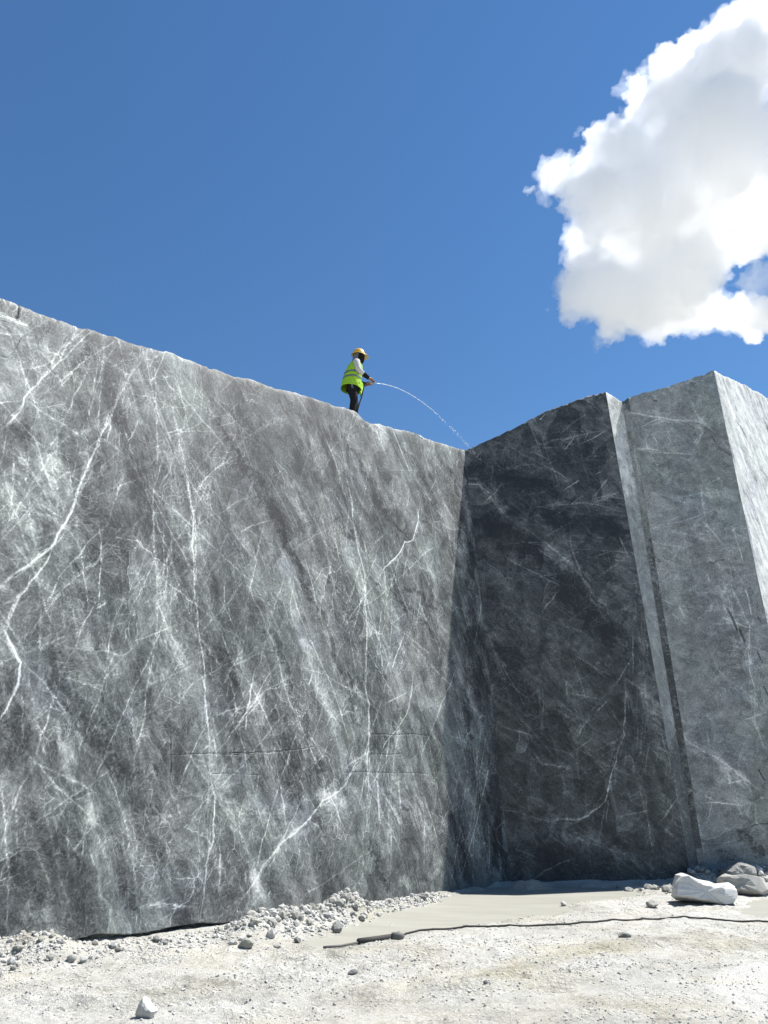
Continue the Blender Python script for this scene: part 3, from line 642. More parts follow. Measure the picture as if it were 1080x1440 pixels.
def gz(x, y):
    x = np.asarray(x, float); y = np.asarray(y, float)
    n1 = fbm(x * 0.35, y * 0.35, 3, 81) - 0.5
    z = n1 * 0.10 + (fbm(x * 1.7, y * 1.7, 3, 83) - 0.5) * 0.05
    rough = sstep(0.42, 0.62, fbm(x * 0.8 + 5, y * 0.8, 3, 88))
    z = z + (fbm(x * 6, y * 6, 4, 85, 0.6) - 0.5) * (0.030 + 0.075 * rough)
    # wheel rut lines running across the yard
    for off, a in ((7.9, 0.16), (9.6, 0.13)):
        dd = y - (off + a * x + 0.25 * (vnoise(x * 0.7, x * 0 + off, 90) - 0.5))
        z = z - 0.03 * np.exp(-(dd / 0.16) ** 2) + 0.018 * np.exp(-((dd - 0.28) / 0.1) ** 2)
    near = sstep(60, 30, np.hypot(x, y)); z = z * near
    for P in (pud, pud2):
        s = sd_poly(x, y, P) + (fbm(x * 2.2, y * 2.2, 3, 93) - 0.5) * 0.5
        m = sstep(0.35, -0.15, s); z = z * (1 - 0.85 * m) - 0.075 * m
    d = seg_dist(x, y, heap); z = z + 0.21 * np.exp(-(d / 0.30) ** 2) * (0.7 + 0.6 * fbm(x * 3, y * 3, 2, 95))
    d = seg_dist(x, y, ridge); z = z + 0.12 * np.exp(-(d / 0.22) ** 2)
    d = seg_dist(x, y, ridge2); z = z + 0.16 * np.exp(-(d / 0.35) ** 2)
    d = seg_dist(x, y, foot); z = z + 0.07 * np.exp(-(d / 0.18) ** 2)
    d = seg_dist(x, y, dheap); z = z + 0.22 * np.exp(-(d / 0.45) ** 2) * (0.6 + 0.8 * fbm(x * 3, y * 3, 2, 97))
    d = seg_dist(x, y, hump); z = z + 0.16 * np.exp(-(d / 0.24) ** 2) * (0.6 + 0.8 * fbm(x * 4, y * 4, 3, 98))
    return z
def axis(lo, hi, res, far):
    core = np.arange(lo, hi, res); g = []; s = res; p = hi
    while p < far: g.append(p); s *= 1.22; p += s
    h = []; s = res; p = lo - res
    while p > -far: h.append(p); s *= 1.22; p -= s
    return np.concatenate([np.array(h[::-1]), core, np.array(g), ])
gx = axis(-6.5, 9.5, 0.042, 3000); gy = axis(5.2, 19.6, 0.042, 3000)
X, Y = np.meshgrid(gx, gy, indexing='ij'); Z = gz(X, Y)
gv = np.stack([X, Y, Z], -1).reshape(-1, 3)
# surface marks: smooth whitened slabs, damp yellowish stains
smooth_p = G([(1020, 1400), (1010, 1380), (1040, 1362), (1100, 1358), (1140, 1420), (1060, 1440)])
sd = sd_poly(X, Y, smooth_p); wh = sstep(0.12, -0.1, sd + (fbm(X * 3, Y * 3, 2, 99) - 0.5) * 0.3)
st_a = np.exp(-(seg_dist(X, Y, G([(700, 1370), (760, 1345), (830, 1335), (1000, 1310)])) / 0.25) ** 2) + np.exp(-(seg_dist(X, Y, G([(800, 1400), (900, 1415), (960, 1440)])) / 0.18) ** 2)
st_b = np.exp(-(seg_dist(X, Y, G([(230, 1395), (300, 1378)])) / 0.25) ** 2) + np.exp(-(seg_dist(X, Y, G([(1000, 1330), (1080, 1320)])) / 0.35) ** 2)
wet = sstep(0.5, -0.1, sd_poly(X, Y, pud) - 0.1)
gp = np.stack([wh, np.clip(st_a + st_b, 0, 1), wet, np.ones_like(wh)], -1).reshape(-1, 4)
t = NT('stone_dust_ground'); o = t.obj()
at = t.n('ShaderNodeAttribute', attribute_name='paint'); sp = t.n('ShaderNodeSeparateColor'); t.l(at.outputs['Color'], sp.inputs[0])
n1 = t.noise(o, 0.55, 5, 0.6); n2 = t.noise(o, 3.0, 6, 0.7); n3 = t.noise(o, 26, 6, 0.8); n4 = t.noise(t.mapping(o, (0, 0, 0), (1, 1, 1), (9, 4, 2)), 0.9, 4, 0.6)
f = t.add(t.add(t.mul(t.sub(n1, 0.5), 0.8), t.mul(t.sub(n2, 0.5), 1.0)), t.add(t.mul(t.sub(n3, 0.5), 1.3), 0.62))  # fine noise paints dark specks, partly standing in for small clod shadows
f = t.sub(t.add(f, t.mul(sp.outputs[0], 0.3)), t.mul(sp.outputs[1], 0.14))
c = t.ramp(f, [(0.1, (0.12, 0.117, 0.104)), (0.36, (0.32, 0.312, 0.280)), (0.55, (0.46, 0.451, 0.412)), (0.85, (0.57, 0.562, 0.528))])
c = t.mix(t.mr(n4, 0.45, 0.7, 0, 0.8), c, (1.0, 0.965, 0.87), 'MULTIPLY')
c = t.mix(t.mul(sp.outputs[1], 0.8), c, (0.98, 0.96, 0.90), 'MULTIPLY')
c = t.mix(t.mul(sp.outputs[2], 0.6), c, (0.72, 0.72, 0.66), 'MULTIPLY')
t.l(c, t.b.inputs['Base Color']); t.b.inputs['Roughness'].default_value = 0.95; t.b.inputs['Specular IOR Level'].default_value = 0.15
vo = t.n('ShaderNodeTexVoronoi', feature='F1'); t.l(t.warp(o, 9, 0.05), vo.inputs['Vector']); vo.inputs['Scale'].default_value = 24
vo2 = t.n('ShaderNodeTexVoronoi', feature='F1'); t.l(t.warp(o, 20, 0.03), vo2.inputs['Vector']); vo2.inputs['Scale'].default_value = 60
cr = t.mul(t.sub(1.0, vo.outputs['Distance']), t.mr(t.noise(o, 1.4, 4, 0.65), 0.44, 0.64, 0.0, 1.2))
cr = t.add(cr, t.mul(t.sub(1.0, vo2.outputs['Distance']), t.mr(t.noise(o, 2.3, 3, 0.6), 0.4, 0.65, 0.05, 0.4)))
cr = t.mul(cr, t.mr(sp.outputs[0], 0.0, 1.0, 1.0, 0.2))
t.bump(t.add(t.add(t.mul(n3, 0.6), t.mul(t.noise(o, 90, 4, 0.7), 0.4)), t.mul(cr, 0.6)), 1.0, 0.05)
M_ground = t.m
ground = fast_mesh('ground', gv, grid_quads(len(gx), len(gy)), M_ground, gv[:, :2] * 1.0, gp)
tag(ground, 'pale crushed stone dust floor of the quarry', kind='structure')

# milky slurry puddles, level water sheets lying in hollows of the ground
def sheet(name, poly, grow, z, mat, label):
    P = np.array([p[:2] for p in poly]); c = P.mean(0); lo = P.min(0) - grow; hi = P.max(0) + grow
    xs = np.arange(lo[0], hi[0], 0.08); ys = np.arange(lo[1], hi[1], 0.08)
    A, B = np.meshgrid(xs, ys, indexing='ij'); v = np.stack([A, B, np.full_like(A, z)], -1).reshape(-1, 3)
    q = grid_quads(len(xs), len(ys)); cen = v[q].mean(1)
    keep = sd_poly(cen[:, 0], cen[:, 1], poly) < grow
    # in front of the walls only
    keep &= ((cen[:, 0] - C0[0]) * fL.N[0] + (cen[:, 1] - C0[1]) * fL.N[1] > -0.02) 
    q = q[keep]; u, inv = np.unique(q, return_inverse=True)
    o = fast_mesh(name, v[u], inv.reshape(-1, 4), mat, smooth=True)
    return tag(o, label, kind='structure')
t = NT('milky_slurry'); o = t.obj()
n = t.noise(t.mapping(o, (0, 0, R(10)), (0.6, 2.2, 1)), 1.2, 5, 0.6)
c = t.ramp(n, [(0.3, (0.255, 0.25, 0.215)), (0.55, (0.285, 0.28, 0.245)), (0.75, (0.33, 0.325, 0.292))])
t.l(c, t.b.inputs['Base Color']); t.b.inputs['Roughness'].default_value = 0.5; t.b.inputs['Specular IOR Level'].default_value = 0.12
t.bump(t.noise(o, 7, 3), 0.08, 0.01)
M_slurry = t.m
sheet('puddle', pud, 0.30, -0.048, M_slurry, 'milky slurry puddle in the corner of the blocks')
sheet('puddle', pud2, 0.25, -0.048, M_slurry, 'small milky puddle beside the white boulder')

# ------------------------------------------------------------------ stones
def stone_mesh(name, sub, seed, scale=(1, 1, 1), cuts=7, noise=0.12, flat=False):
    g = np.random.default_rng(seed); bm = bmesh.new(); bmesh.ops.create_icosphere(bm, subdivisions=sub, radius=1.0)
    planes = []
    for _ in range(cuts):
        n = g.normal(size=3); n /= np.linalg.norm(n); planes.append((n, g.uniform(0.55, 0.85)))
    offs = g.random(3) * 50
    for v in bm.verts:
        p = np.array(v.co)
        for n, d in planes:
            k = np.dot(p, n) - d
            if k > 0: p = p - n * k * 0.92
        q = p * 2.2 + offs
        w = fbm(np.array(q[0] + q[2] * 0.7), np.array(q[1] - q[2] * 0.6), 3, int(seed) % 50) - 0.5
        p = p * (1 + noise * 2 * float(w))
        v.co = Vector(p * np.array(scale))
    me = bpy.data.meshes.new(name); bm.to_mesh(me); bm.free()
    for p in me.polygons: p.use_smooth = flat
    return me
def stone_mat(name, lo, hi, scale=6.0, vein=0.0):
    t = NT(name); o = t.obj()
    n = t.noise(o, scale, 6, 0.65, 0.3); n2 = t.noise(o, scale * 9, 5, 0.7)
    f = t.add(t.mul(n, 0.7), t.mul(n2, 0.35))
    c = t.ramp(f, [(0.3, lo), (0.75, hi)])
    if vein:
        e = t.mr(t.edge(t.warp(o, scale, 0.3), scale * 0.5), 0, 0.05, 1, 0)
        c = t.mix(t.mul(e, vein), c, (0.6, 0.6, 0.57))
    t.l(c, t.b.inputs['Base Color']); t.b.inputs['Roughness'].default_value = 0.85; t.b.inputs['Specular IOR Level'].default_value = 0.2
    t.bump(n2, 0.6, 0.02)
    return t.m
M_white = stone_mat('white_marble_rubble', (0.33, 0.326, 0.312), (0.54, 0.535, 0.51), 4)
M_boulder = stone_mat('white_marble_boulder', (0.40, 0.40, 0.39), (0.66, 0.66, 0.645), 3, 0.2)
M_dust = stone_mat('dusty_rubble', (0.26, 0.255, 0.23), (0.44, 0.432, 0.40), 8)
M_grey = stone_mat('grey_rubble', (0.13, 0.132, 0.128), (0.27, 0.27, 0.258), 5, 0.3)
M_green = stone_mat('greenish_rubble', (0.22, 0.22, 0.19), (0.38, 0.38, 0.335), 6)

def put(me, mat, px, py, wpx, sy=0.8, sz=0.7, rz=0.0, name='stone', sink=0.3, tilt=(0, 0)):
    p = on_ground(px, py); dep = to_px(p)[2]; hw = wpx * dep / FPX / 2
    z = float(gz(p[0], p[1] + hw * sy * 0.6))
    o = bpy.data.objects.new(name, me); col.objects.link(o)
    if mat and not me.materials: me.materials.append(mat)
    o.location = (p[0], p[1] + hw * sy * 0.6, z + hw * sz * (1 - sink)); o.scale = (hw, hw * sy, hw * sz); o.rotation_euler = (tilt[0], tilt[1], rz)
    return o

# the big boulder: hand shaped outline (front view) with several cross sections in depth
def boulder(name, prof, depth, mat, seed, rough=0.03, squeeze=0.6):
    """prof: list of (x, z) counter-clockwise outline; swept in depth with shrinking, rounded ends"""
    g = np.random.default_rng(seed); prof = np.array(prof, float)
    SZ = np.ptp(prof[:, 0]); FQ = 1.1 / SZ
    # densify
    P = []
    n = len(prof)
    for i in range(n):
        a, b = prof[i], prof[(i + 1) % n]; k = max(2, int(np.linalg.norm(b - a) / (0.032 * SZ)))
        for j in range(k): P.append(a + (b - a) * j / k)
    P = np.array(P); c = P.mean(0); m = len(P)
    ys = np.linspace(-1, 1, 25); verts = []
    for y in ys:
        s = squeeze + (1 - squeeze) * math.sqrt(max(0, 1 - abs(y) ** 3.2)); 
        if abs(y) > 0.99: s *= 0.72
        q = c + (P - c) * s; q[:, 0] += 0.09 * SZ * y
        yy = np.full(m, y * depth / 2)
        w = fbm(FQ * (q[:, 0] * 5 + yy * 2) + seed, FQ * (q[:, 1] * 5 + yy * 3), 4, seed) - 0.5
        w2 = np.abs(fbm(FQ * (q[:, 0] * 2.5 + yy * 3) + seed, FQ * (q[:, 1] * 3 - yy), 3, seed + 5) - 0.5)
        q = c + (q - c) * (1 + (w * rough * 8 - w2 * rough * 8)[:, None]); yy = yy + w * rough * 6 * SZ
        verts.append(np.stack([q[:, 0], yy, q[:, 1]], -1))
    V = np.concatenate(verts); quads = []
    cen = V.mean(0); ext0 = np.abs(V - cen).max(0)
    for _ in range(9):                                   # fracture faces
        n = g.normal(size=3) * np.array([0.7, 1.2, 0.8]); n /= np.linalg.norm(n)
        k = (V - cen) @ n; lim = k.max() * g.uniform(0.72, 0.93); over = np.maximum(k - lim, 0)
        V = V - n[None] * over[:, None] * 0.9
    for i in range(len(ys) - 1):
        for j in range(m): quads.append((i * m + j, i * m + (j + 1) % m, (i + 1) * m + (j + 1) % m, (i + 1) * m + j))
    tris = []; ext = []
    for e in (0, len(ys) - 1):
        ci = len(V) + len(ext); ring = V[e * m:(e + 1) * m]; cc = ring.mean(0); cc[1] += 0; ext.append(cc)
        for j in range(m):
            t = (e * m + j, ci, e * m + (j + 1) % m); tris.append(t if e == 0 else t[::-1])
    return fast_mesh(name, np.concatenate([V, np.array(ext)]), np.array(quads), mat, tris=np.array(tris))
bp = on_ground(1003, 1271)
b = boulder('boulder', [(-0.56, 0.14), (-0.50, 0.05), (0.0, 0.0), (0.30, -0.02), (0.44, 0.02), (0.53, 0.16), (0.55, 0.30), (0.48, 0.37), (0.20, 0.35), (0.10, 0.40), (-0.10, 0.44), (-0.34, 0.56), (-0.44, 0.53), (-0.54, 0.28)], 0.75, M_boulder, 3, 0.02, 0.8)
b.location = (bp[0], bp[1] + 0.30, float(gz(bp[0], bp[1] + 0.3)) - 0.01); b.rotation_euler = (R(-4), 0, R(4)); b.scale = (1.06, 1.0, 0.88)
tag(b, 'large jagged white marble boulder on the dusty ground', 'boulder')
bp = on_ground(1056, 1259)
b = boulder('boulder', [(-0.38, 0.0), (0.40, -0.03), (0.52, 0.12), (0.42, 0.38), (0.12, 0.44), (-0.12, 0.40), (-0.30, 0.46), (-0.46, 0.28)], 0.6, M_dust, 9, 0.025, 0.8)
b.location = (bp[0], bp[1] + 0.3, float(gz(bp[0], bp[1] + 0.3)) - 0.02); b.rotation_euler = (R(-10), 0, R(-14)); b.scale = (0.95, 0.9, 0.78)
tag(b, 'dusty grey-beige boulder with a sloping top behind the white boulder', 'boulder')
bp = on_ground(1048, 1243)
b = boulder('boulder', [(-0.45, 0.0), (0.45, 0.0), (0.48, 0.22), (0.30, 0.36), (0.0, 0.34), (-0.32, 0.22)], 0.5, M_grey, 14, 0.02)
b.location = (bp[0], bp[1] + 0.3, float(gz(bp[0], bp[1] + 0.3)) - 0.02); b.rotation_euler = (0, R(-5), R(20))
tag(b, 'flat dark slab at the foot of the pale sawn block', 'boulder')
bp = on_ground(203, 1432)
b = boulder('stone', [(-0.065, 0.0), (0.06, -0.005), (0.085, 0.05), (0.03, 0.085), (-0.03, 0.155), (-0.055, 0.11), (-0.075, 0.04)], 0.12, M_white, 21, 0.02)
b.location = (bp[0], bp[1] + 0.05, float(gz(bp[0], bp[1] + 0.05)) - 0.008)
tag(b, 'upright pointed pale stone standing alone on pale dust', 'stone')

stones = [stone_mesh('stone_shape', 2, 100 + i) for i in range(7)]
def place(i, mat, px, py, w, label, group=None, **kw):
    me = stones[i % 7].copy(); me.materials.append(mat)
    o = put(me, None, px, py, w, **kw); tag(o, label, 'stone', group); return o
place(0, M_green, 345, 1331, 24, 'greenish lump at the toe of the rubble heap', rz=0.4)
place(2, M_grey, 472, 1307, 23, 'half-buried grey stone at the edge of the milky puddle', sz=0.75, rz=1.2)
place(3, M_grey, 418, 1322, 13, 'small greenish stone lying between heap and puddle', rz=2)
place(4, M_dust, 391, 1332, 15, 'low dust-covered stone in front of the rubble heap', sz=0.5)
place(5, M_grey, 496, 1362, 16, 'wedge of pale stone below the hose coupling', sz=0.55, rz=0.5)
place(6, M_grey, 83, 1417, 18, 'flat grey stone left of the upright pointed stone', sz=0.5, rz=2.2)
place(1, M_dust, 98, 1352, 15, 'rounded stone against the undercut foot of the veined wall', rz=0.2)
place(2, M_white, 116, 1351, 13, 'whitish stone at the undercut foot of the veined wall', rz=1)
place(3, M_grey, 165, 1341, 11, 'little grey stone under the veined wall beside dust crust', rz=3)
place(4, M_grey, 17, 1363, 11, 'dark pebble on the debris bank at the wall foot', rz=2)
place(0, M_grey, 880, 1320, 21, 'flat stone in the dust beside the long hose', sz=0.45, rz=0.3)
place(5, M_dust, 919, 1275, 22, 'low stone left of the large white boulder', sz=0.5, rz=1.5)
place(6, M_white, 793, 1270, 12, 'white stone on the far bank of the puddle', rz=0.7)
place(1, M_grey, 683, 1383, 8, 'dark pebble alone on the white crusted ground', rz=0.7)
o = place(2, M_dust, 397, 1290, 19, 'round stone crowning the rubble heap', sz=0.85, rz=0.9)
p = o.location; o.location.z = float(gz(p.x, p.y)) + 0.10
# rubble heap: the stones that can be picked apart
g = np.random.default_rng(77)
def on_line(pts, t):
    P = np.array([q[:2] for q in pts]); L = np.r_[0, np.cumsum(np.linalg.norm(np.diff(P, axis=0), axis=1))]
    return np.array([np.interp(t * L[-1], L, P[:, 0]), np.interp(t * L[-1], L, P[:, 1])])
mats = [M_white, M_dust, M_dust, M_grey, M_green]
small = []
for i in range(10):
    me = stone_mesh('stone_shape', 1, 300 + i, cuts=9, noise=0.22); me.materials.append(mats[i % 5] if i != 3 else M_white); small.append(me)
def scatter(n, pts, spread, lo, hi, label, group, seed, bias=0):
    g = np.random.default_rng(seed)
    for k in range(n):
        c = on_line(pts, g.random()) + g.normal(size=2) * spread
        if np.dot(np.r_[c, 0] - C0, fL.N) < 0.10: continue
        r = lo + (hi - lo) * g.random() ** 2.2
        o = bpy.data.objects.new('stone', small[g.integers(0, 10)]); col.objects.link(o)
        o.location = (c[0], c[1], float(gz(c[0], c[1])) + r * 0.35); o.scale = (r, r * g.uniform(0.7, 1), r * g.uniform(0.6, 0.9))
        o.rotation_euler = (g.uniform(-.4, .4), g.uniform(-.4, .4), g.uniform(0, 6.28))
        tag(o, label, 'stone', group)
scatter(150, heap, 0.20, 0.035, 0.095, 'broken stone in the rubble heap at the wall foot', 'stones of the rubble heap', 1)
scatter(45, ridge, 0.13, 0.035, 0.08, 'broken stone in the low bank along the veined wall', 'stones along the wall foot', 2)
scatter(45, ridge2, 0.22, 0.025, 0.07, 'broken stone in the debris bank below the veined wall', 'stones of the debris bank', 3)
scatter(24, G([(70, 1346), (200, 1328), (330, 1312)]), 0.10, 0.02, 0.06, 'small stone below the undercut seam of the veined wall', 'stones below the undercut', 4)
scatter(34, G([(885, 1248), (920, 1250), (950, 1254)]), 0.16, 0.04, 0.12, 'broken stone in the patch between white boulder and wet block', 'stones left of the white boulder', 15)
scatter(60, dheap, 0.22, 0.05, 0.14, 'shaded broken stone in the gap between the sawn blocks', 'stones between the blocks', 5)

# gravel nobody could count
def gravel(name, n, sampler, rlo, rhi, mat, seed, label):
    g = np.random.default_rng(seed); bm = bmesh.new(); bmesh.ops.create_icosphere(bm, subdivisions=1, radius=1.0)
    base = np.array([v.co[:] for v in bm.verts]); fc = np.array([[v.index for v in f.verts] for f in bm.faces]); bm.free()
    # crude 12-vertex pebble
    bm = bmesh.new(); bmesh.ops.create_icosphere(bm, subdivisions=0 + 1, radius=1.0); bm.free()
    phi = (1 + 5 ** .5) / 2
    b12 = np.array([(-1, phi, 0), (1, phi, 0), (-1, -phi, 0), (1, -phi, 0), (0, -1, phi), (0, 1, phi), (0, -1, -phi), (0, 1, -phi), (phi, 0, -1), (phi, 0, 1), (-phi, 0, -1), (-phi, 0, 1)], float); b12 /= np.linalg.norm(b12[0])
    f20 = np.array([(0, 11, 5), (0, 5, 1), (0, 1, 7), (0, 7, 10), (0, 10, 11), (1, 5, 9), (5, 11, 4), (11, 10, 2), (10, 7, 6), (7, 1, 8), (3, 9, 4), (3, 4, 2), (3, 2, 6), (3, 6, 8), (3, 8, 9), (4, 9, 5), (2, 4, 11), (6, 2, 10), (8, 6, 7), (9, 8, 1)])
    P = sampler(g, n); n = len(P); r = rlo + (rhi - rlo) * g.random(n) ** 3
    z = gz(P[:, 0], P[:, 1])
    shp = b12[None] * g.uniform(0.6, 1.25, (n, 12, 1)) * g.uniform(0.6, 1.1, (n, 1, 3))
    a = g.uniform(0, 6.28, n); ca, sa = np.cos(a)[:, None], np.sin(a)[:, None]
    x = shp[..., 0] * ca - shp[..., 1] * sa; y = shp[..., 0] * sa + shp[..., 1] * ca
    V = np.stack([x * r[:, None] + P[:, 0:1], y * r[:, None] + P[:, 1:2], shp[..., 2] * r[:, None] * 0.75 + (z + r * 0.25)[:, None]], -1).reshape(-1, 3)
    T = (f20[None] + (np.arange(n) * 12)[:, None, None]).reshape(-1, 3)
    o = fast_mesh(name, V, None, mat, tris=T); return tag(o, label, kind='stuff')
def samp_yard(g, n):
    y = 5.6 + 12.5 * g.random(n) ** 1.4; x = g.uniform(-0.62, 0.66, n) * y
    d = fbm(x * 0.9, y * 0.9, 3, 88); k = g.random(n) < sstep(0.35, 0.65, d)
    k &= ((x - C0[0]) * fL.N[0] + (y - C0[1]) * fL.N[1] > 0.12) & (y < 17.6)
    k &= (sd_poly(x, y, pud) > 0.05)
    return np.stack([x, y], -1)[k]
def samp_line(pts, sp):
    def f(g, n):
        P = np.array([on_line(pts, t) for t in g.random(n)]) + g.normal(size=(n, 2)) * sp
        k = ((P[:, 0] - C0[0]) * fL.N[0] + (P[:, 1] - C0[1]) * fL.N[1] > 0.03)
        return P[k]
    return f
gravel('gravel', 20000, samp_yard, 0.004, 0.022, M_white, 5, 'loose pale gravel scattered over the dusty ground')
def samp_near(g, n):
    y = 5.6 + 6.5 * g.random(n) ** 1.2; x = g.uniform(-0.62, 0.62, n) * y
    k = g.random(n) < sstep(0.38, 0.62, fbm(x * 1.6 + 3, y * 2.2, 3, 120)); k &= ((x - C0[0]) * fL.N[0] + (y - C0[1]) * fL.N[1] > 0.12)
    return np.stack([x, y], -1)[k]
gravel('gravel', 18000, samp_near, 0.003, 0.013, M_dust, 15, 'fine dusty crumbs crusting the open ground')
gravel('rubble', 1500, samp_line(heap, 0.30), 0.012, 0.05, M_white, 6, 'fine broken rubble filling the heap at the wall foot')
gravel('rubble', 1500, samp_line(ridge + [C0 + np.array([-1.6, -2.3, 0])], 0.16), 0.010, 0.04, M_white, 7, 'fine rubble along the foot of the veined wall')
gravel('rubble', 900, samp_line(G([(-60, 1362), (60, 1350), (200, 1332), (330, 1314)]), 0.22), 0.008, 0.035, M_white, 8, 'fine crumbs below the undercut of the veined wall')
gravel('rubble', 900, samp_line(dheap, 0.3), 0.02, 0.06, M_grey, 9, 'fine dark rubble between the sawn blocks')

# ------------------------------------------------------------------ tubes
def tube(name, pts, rad, mat, parent=None, seg=8, smooth=True, caps=True):
    pts = [Vector(p) for p in pts]; n = len(pts); bm = bmesh.new(); rings = []
    for i, p in enumerate(pts):
        d = (pts[min(i + 1, n - 1)] - pts[max(i - 1, 0)]).normalized()
        s = d.cross(Vector((0, 0, 1))); s = s.normalized() if s.length > 1e-4 else Vector((1, 0, 0)); u = s.cross(d)
        r = rad[i] if isinstance(rad, (list, tuple, np.ndarray)) else rad
        rings.append([bm.verts.new(p + (s * math.cos(a) + u * math.sin(a)) * r) for a in [2 * math.pi * k / seg for k in range(seg)]])
    for a, b in zip(rings[:-1], rings[1:]):
        for k in range(seg): bm.faces.new((a[k], b[k], b[(k + 1) % seg], a[(k + 1) % seg]))
    if caps: bm.faces.new(rings[0]); bm.faces.new(rings[-1][::-1])
    bmesh.ops.recalc_face_normals(bm, faces=bm.faces)
    return bm_obj(name, bm, mat, parent, smooth)
def smooth_path(P, n):
    P = np.array(P, float); L = np.r_[0, np.cumsum(np.linalg.norm(np.diff(P, axis=0), axis=1))]
    t = np.linspace(0, L[-1], n); Q = np.stack([np.interp(t, L, P[:, k]) for k in range(P.shape[1])], -1)
    for _ in range(3):
        Q[1:-1] = (Q[:-2] + 2 * Q[1:-1] + Q[2:]) / 4
    return Q
M_rubber = plain('black_rubber', (0.045, 0.044, 0.042), 0.7, 0.2)
hp = G([(560, 1317), (566, 1312), (590, 1309), (640, 1304.5), (700, 1303), (780, 1300.5), (860, 1296), (940, 1291), (990, 1291), (1040, 1293), (1085, 1294)])
hp.append(hp[-1] + np.array([3.0, 0.2, 0])); Q = smooth_path([p[:2] for p in hp], 160)
Q[:, 1] += 0.02 * (fbm(Q[:, 0] * 1.5, Q[:, 0] * 0, 2, 5) - .5)
path = [(q[0], q[1], float(gz(q[0], q[1])) + 0.012) for q in Q]
zz = np.array([p[2] for p in path]); zz = np.maximum(zz, np.convolve(np.pad(zz, 2, 'edge'), np.ones(5) / 5, 'valid')); path = [(p[0], p[1], z) for p, z in zip(path, zz)]
hr = empty('ground_hose', path[0]); hr['label'] = 'long thin black hose snaking across the pale ground'; hr['category'] = 'hose'
inv = Matrix.Translation(-Vector(path[0]))
rel = lambda pts: [tuple(Vector(p) - Vector(path[0])) for p in pts]
tube('hose', rel(path), 0.012, M_rubber, hr)
cp = G([(504, 1326.5), (530, 1321.5), (562, 1316)]); cpz = [(p[0], p[1], float(gz(p[0], p[1])) + 0.035) for p in cp]
tube('sleeve', rel(cpz), 0.034, M_rubber, hr, 10)
tp = G([(455, 1335), (480, 1331), (506, 1326)]); tpz = [(p[0], p[1], max(float(gz(p[0], p[1])), -0.045) + 0.022) for p in tp]
tube('nozzle', rel(tpz), 0.014, plain('grey_iron', (0.10, 0.10, 0.095), 0.55), hr)
kp = on_ground(562, 1318); kz = float(gz(kp[0], kp[1])) + 0.04
tube('coupling', rel([(kp[0] - .10, kp[1] - .01, kz), (kp[0] - .03, kp[1], kz), (kp[0], kp[1], kz + .005), (kp[0] + .05, kp[1] + .02, kz)]), [.045, .05, .055, .03], plain('grey_iron', (0.13, 0.13, 0.12), 0.55), hr, 10)

# ------------------------------------------------------------------ worker
exec_worker = True
edge = on_plane(500, 578, fL.P0, fL.N)
Np = np.array([fL.N[0], fL.N[1], 0]); Np /= np.linalg.norm(Np)
wp = edge - Np * 0.33
# stands where the picture shows him: slide along the wall so that the hips fall on x = 497
for _ in range(20):
    x = to_px(wp + np.array([0, 0, 0.9]))[0]; wp = wp + ldir * (496 - x) * 0.006
uL = np.dot(wp - Q0, ldir) / fL.len
wz = float(topL(np.array([uL]))[0]) - 0.01
deps = None
M_skin = plain('skin', (0.20, 0.10, 0.065), 0.6)
M_vest = plain('lime_vest_fabric', (0.27, 0.49, 0.03), 0.8, 0.2, 0.12, 9)
M_band = plain('grey_reflective_tape', (0.13, 0.16, 0.15), 0.45)
M_shirt = plain('white_shirt', (0.46, 0.445, 0.435), 0.9, 0.2, 0.08, 14)
M_trou = plain('black_trousers', (0.012, 0.012, 0.014), 0.9, 0.15)
M_black = plain('black_scarf', (0.014, 0.013, 0.014), 0.95, 0.1)
M_grayc = plain('grey_scarf', (0.12, 0.13, 0.14), 0.95, 0.1)
M_hat = plain('yellow_hard_hat', (0.62, 0.35, 0.018), 0.35, 0.5, 0.05)
M_brim = plain('pale_hat_brim', (0.52, 0.42, 0.18), 0.4, 0.5, 0.05)
M_boot = plain('dusty_boot', (0.30, 0.29, 0.27), 0.9)
M_eye = plain('eye', (0.02, 0.02, 0.02), 0.2)
def skin_mesh(name, nodes, edges, root, mat, parent=None, sub=2):
    me = bpy.data.meshes.new(name); me.from_pydata([n[0] for n in nodes], edges, []); me.update()
    o = bpy.data.objects.new(name, me); col.objects.link(o)
    m = o.modifiers.new('skin', 'SKIN'); m.use_smooth_shade = True
    for i, n in enumerate(nodes):
        r = n[1]; sv = me.skin_vertices[0].data[i]; sv.radius = r if isinstance(r, tuple) else (r, r); sv.use_root = (i == root)
    s = o.modifiers.new('sub', 'SUBSURF'); s.levels = sub; s.render_levels = sub
    dg = bpy.context.evaluated_depsgraph_get(); ev = o.evaluated_get(dg)
    nm = bpy.data.meshes.new_from_object(ev); nm.name = name
    o.modifiers.clear(); o.data = nm; bpy.data.meshes.remove(me)
    nm.materials.clear(); nm.materials.append(mat)
    for p in nm.polygons: p.use_smooth = True
    if parent: o.parent = parent
    return o
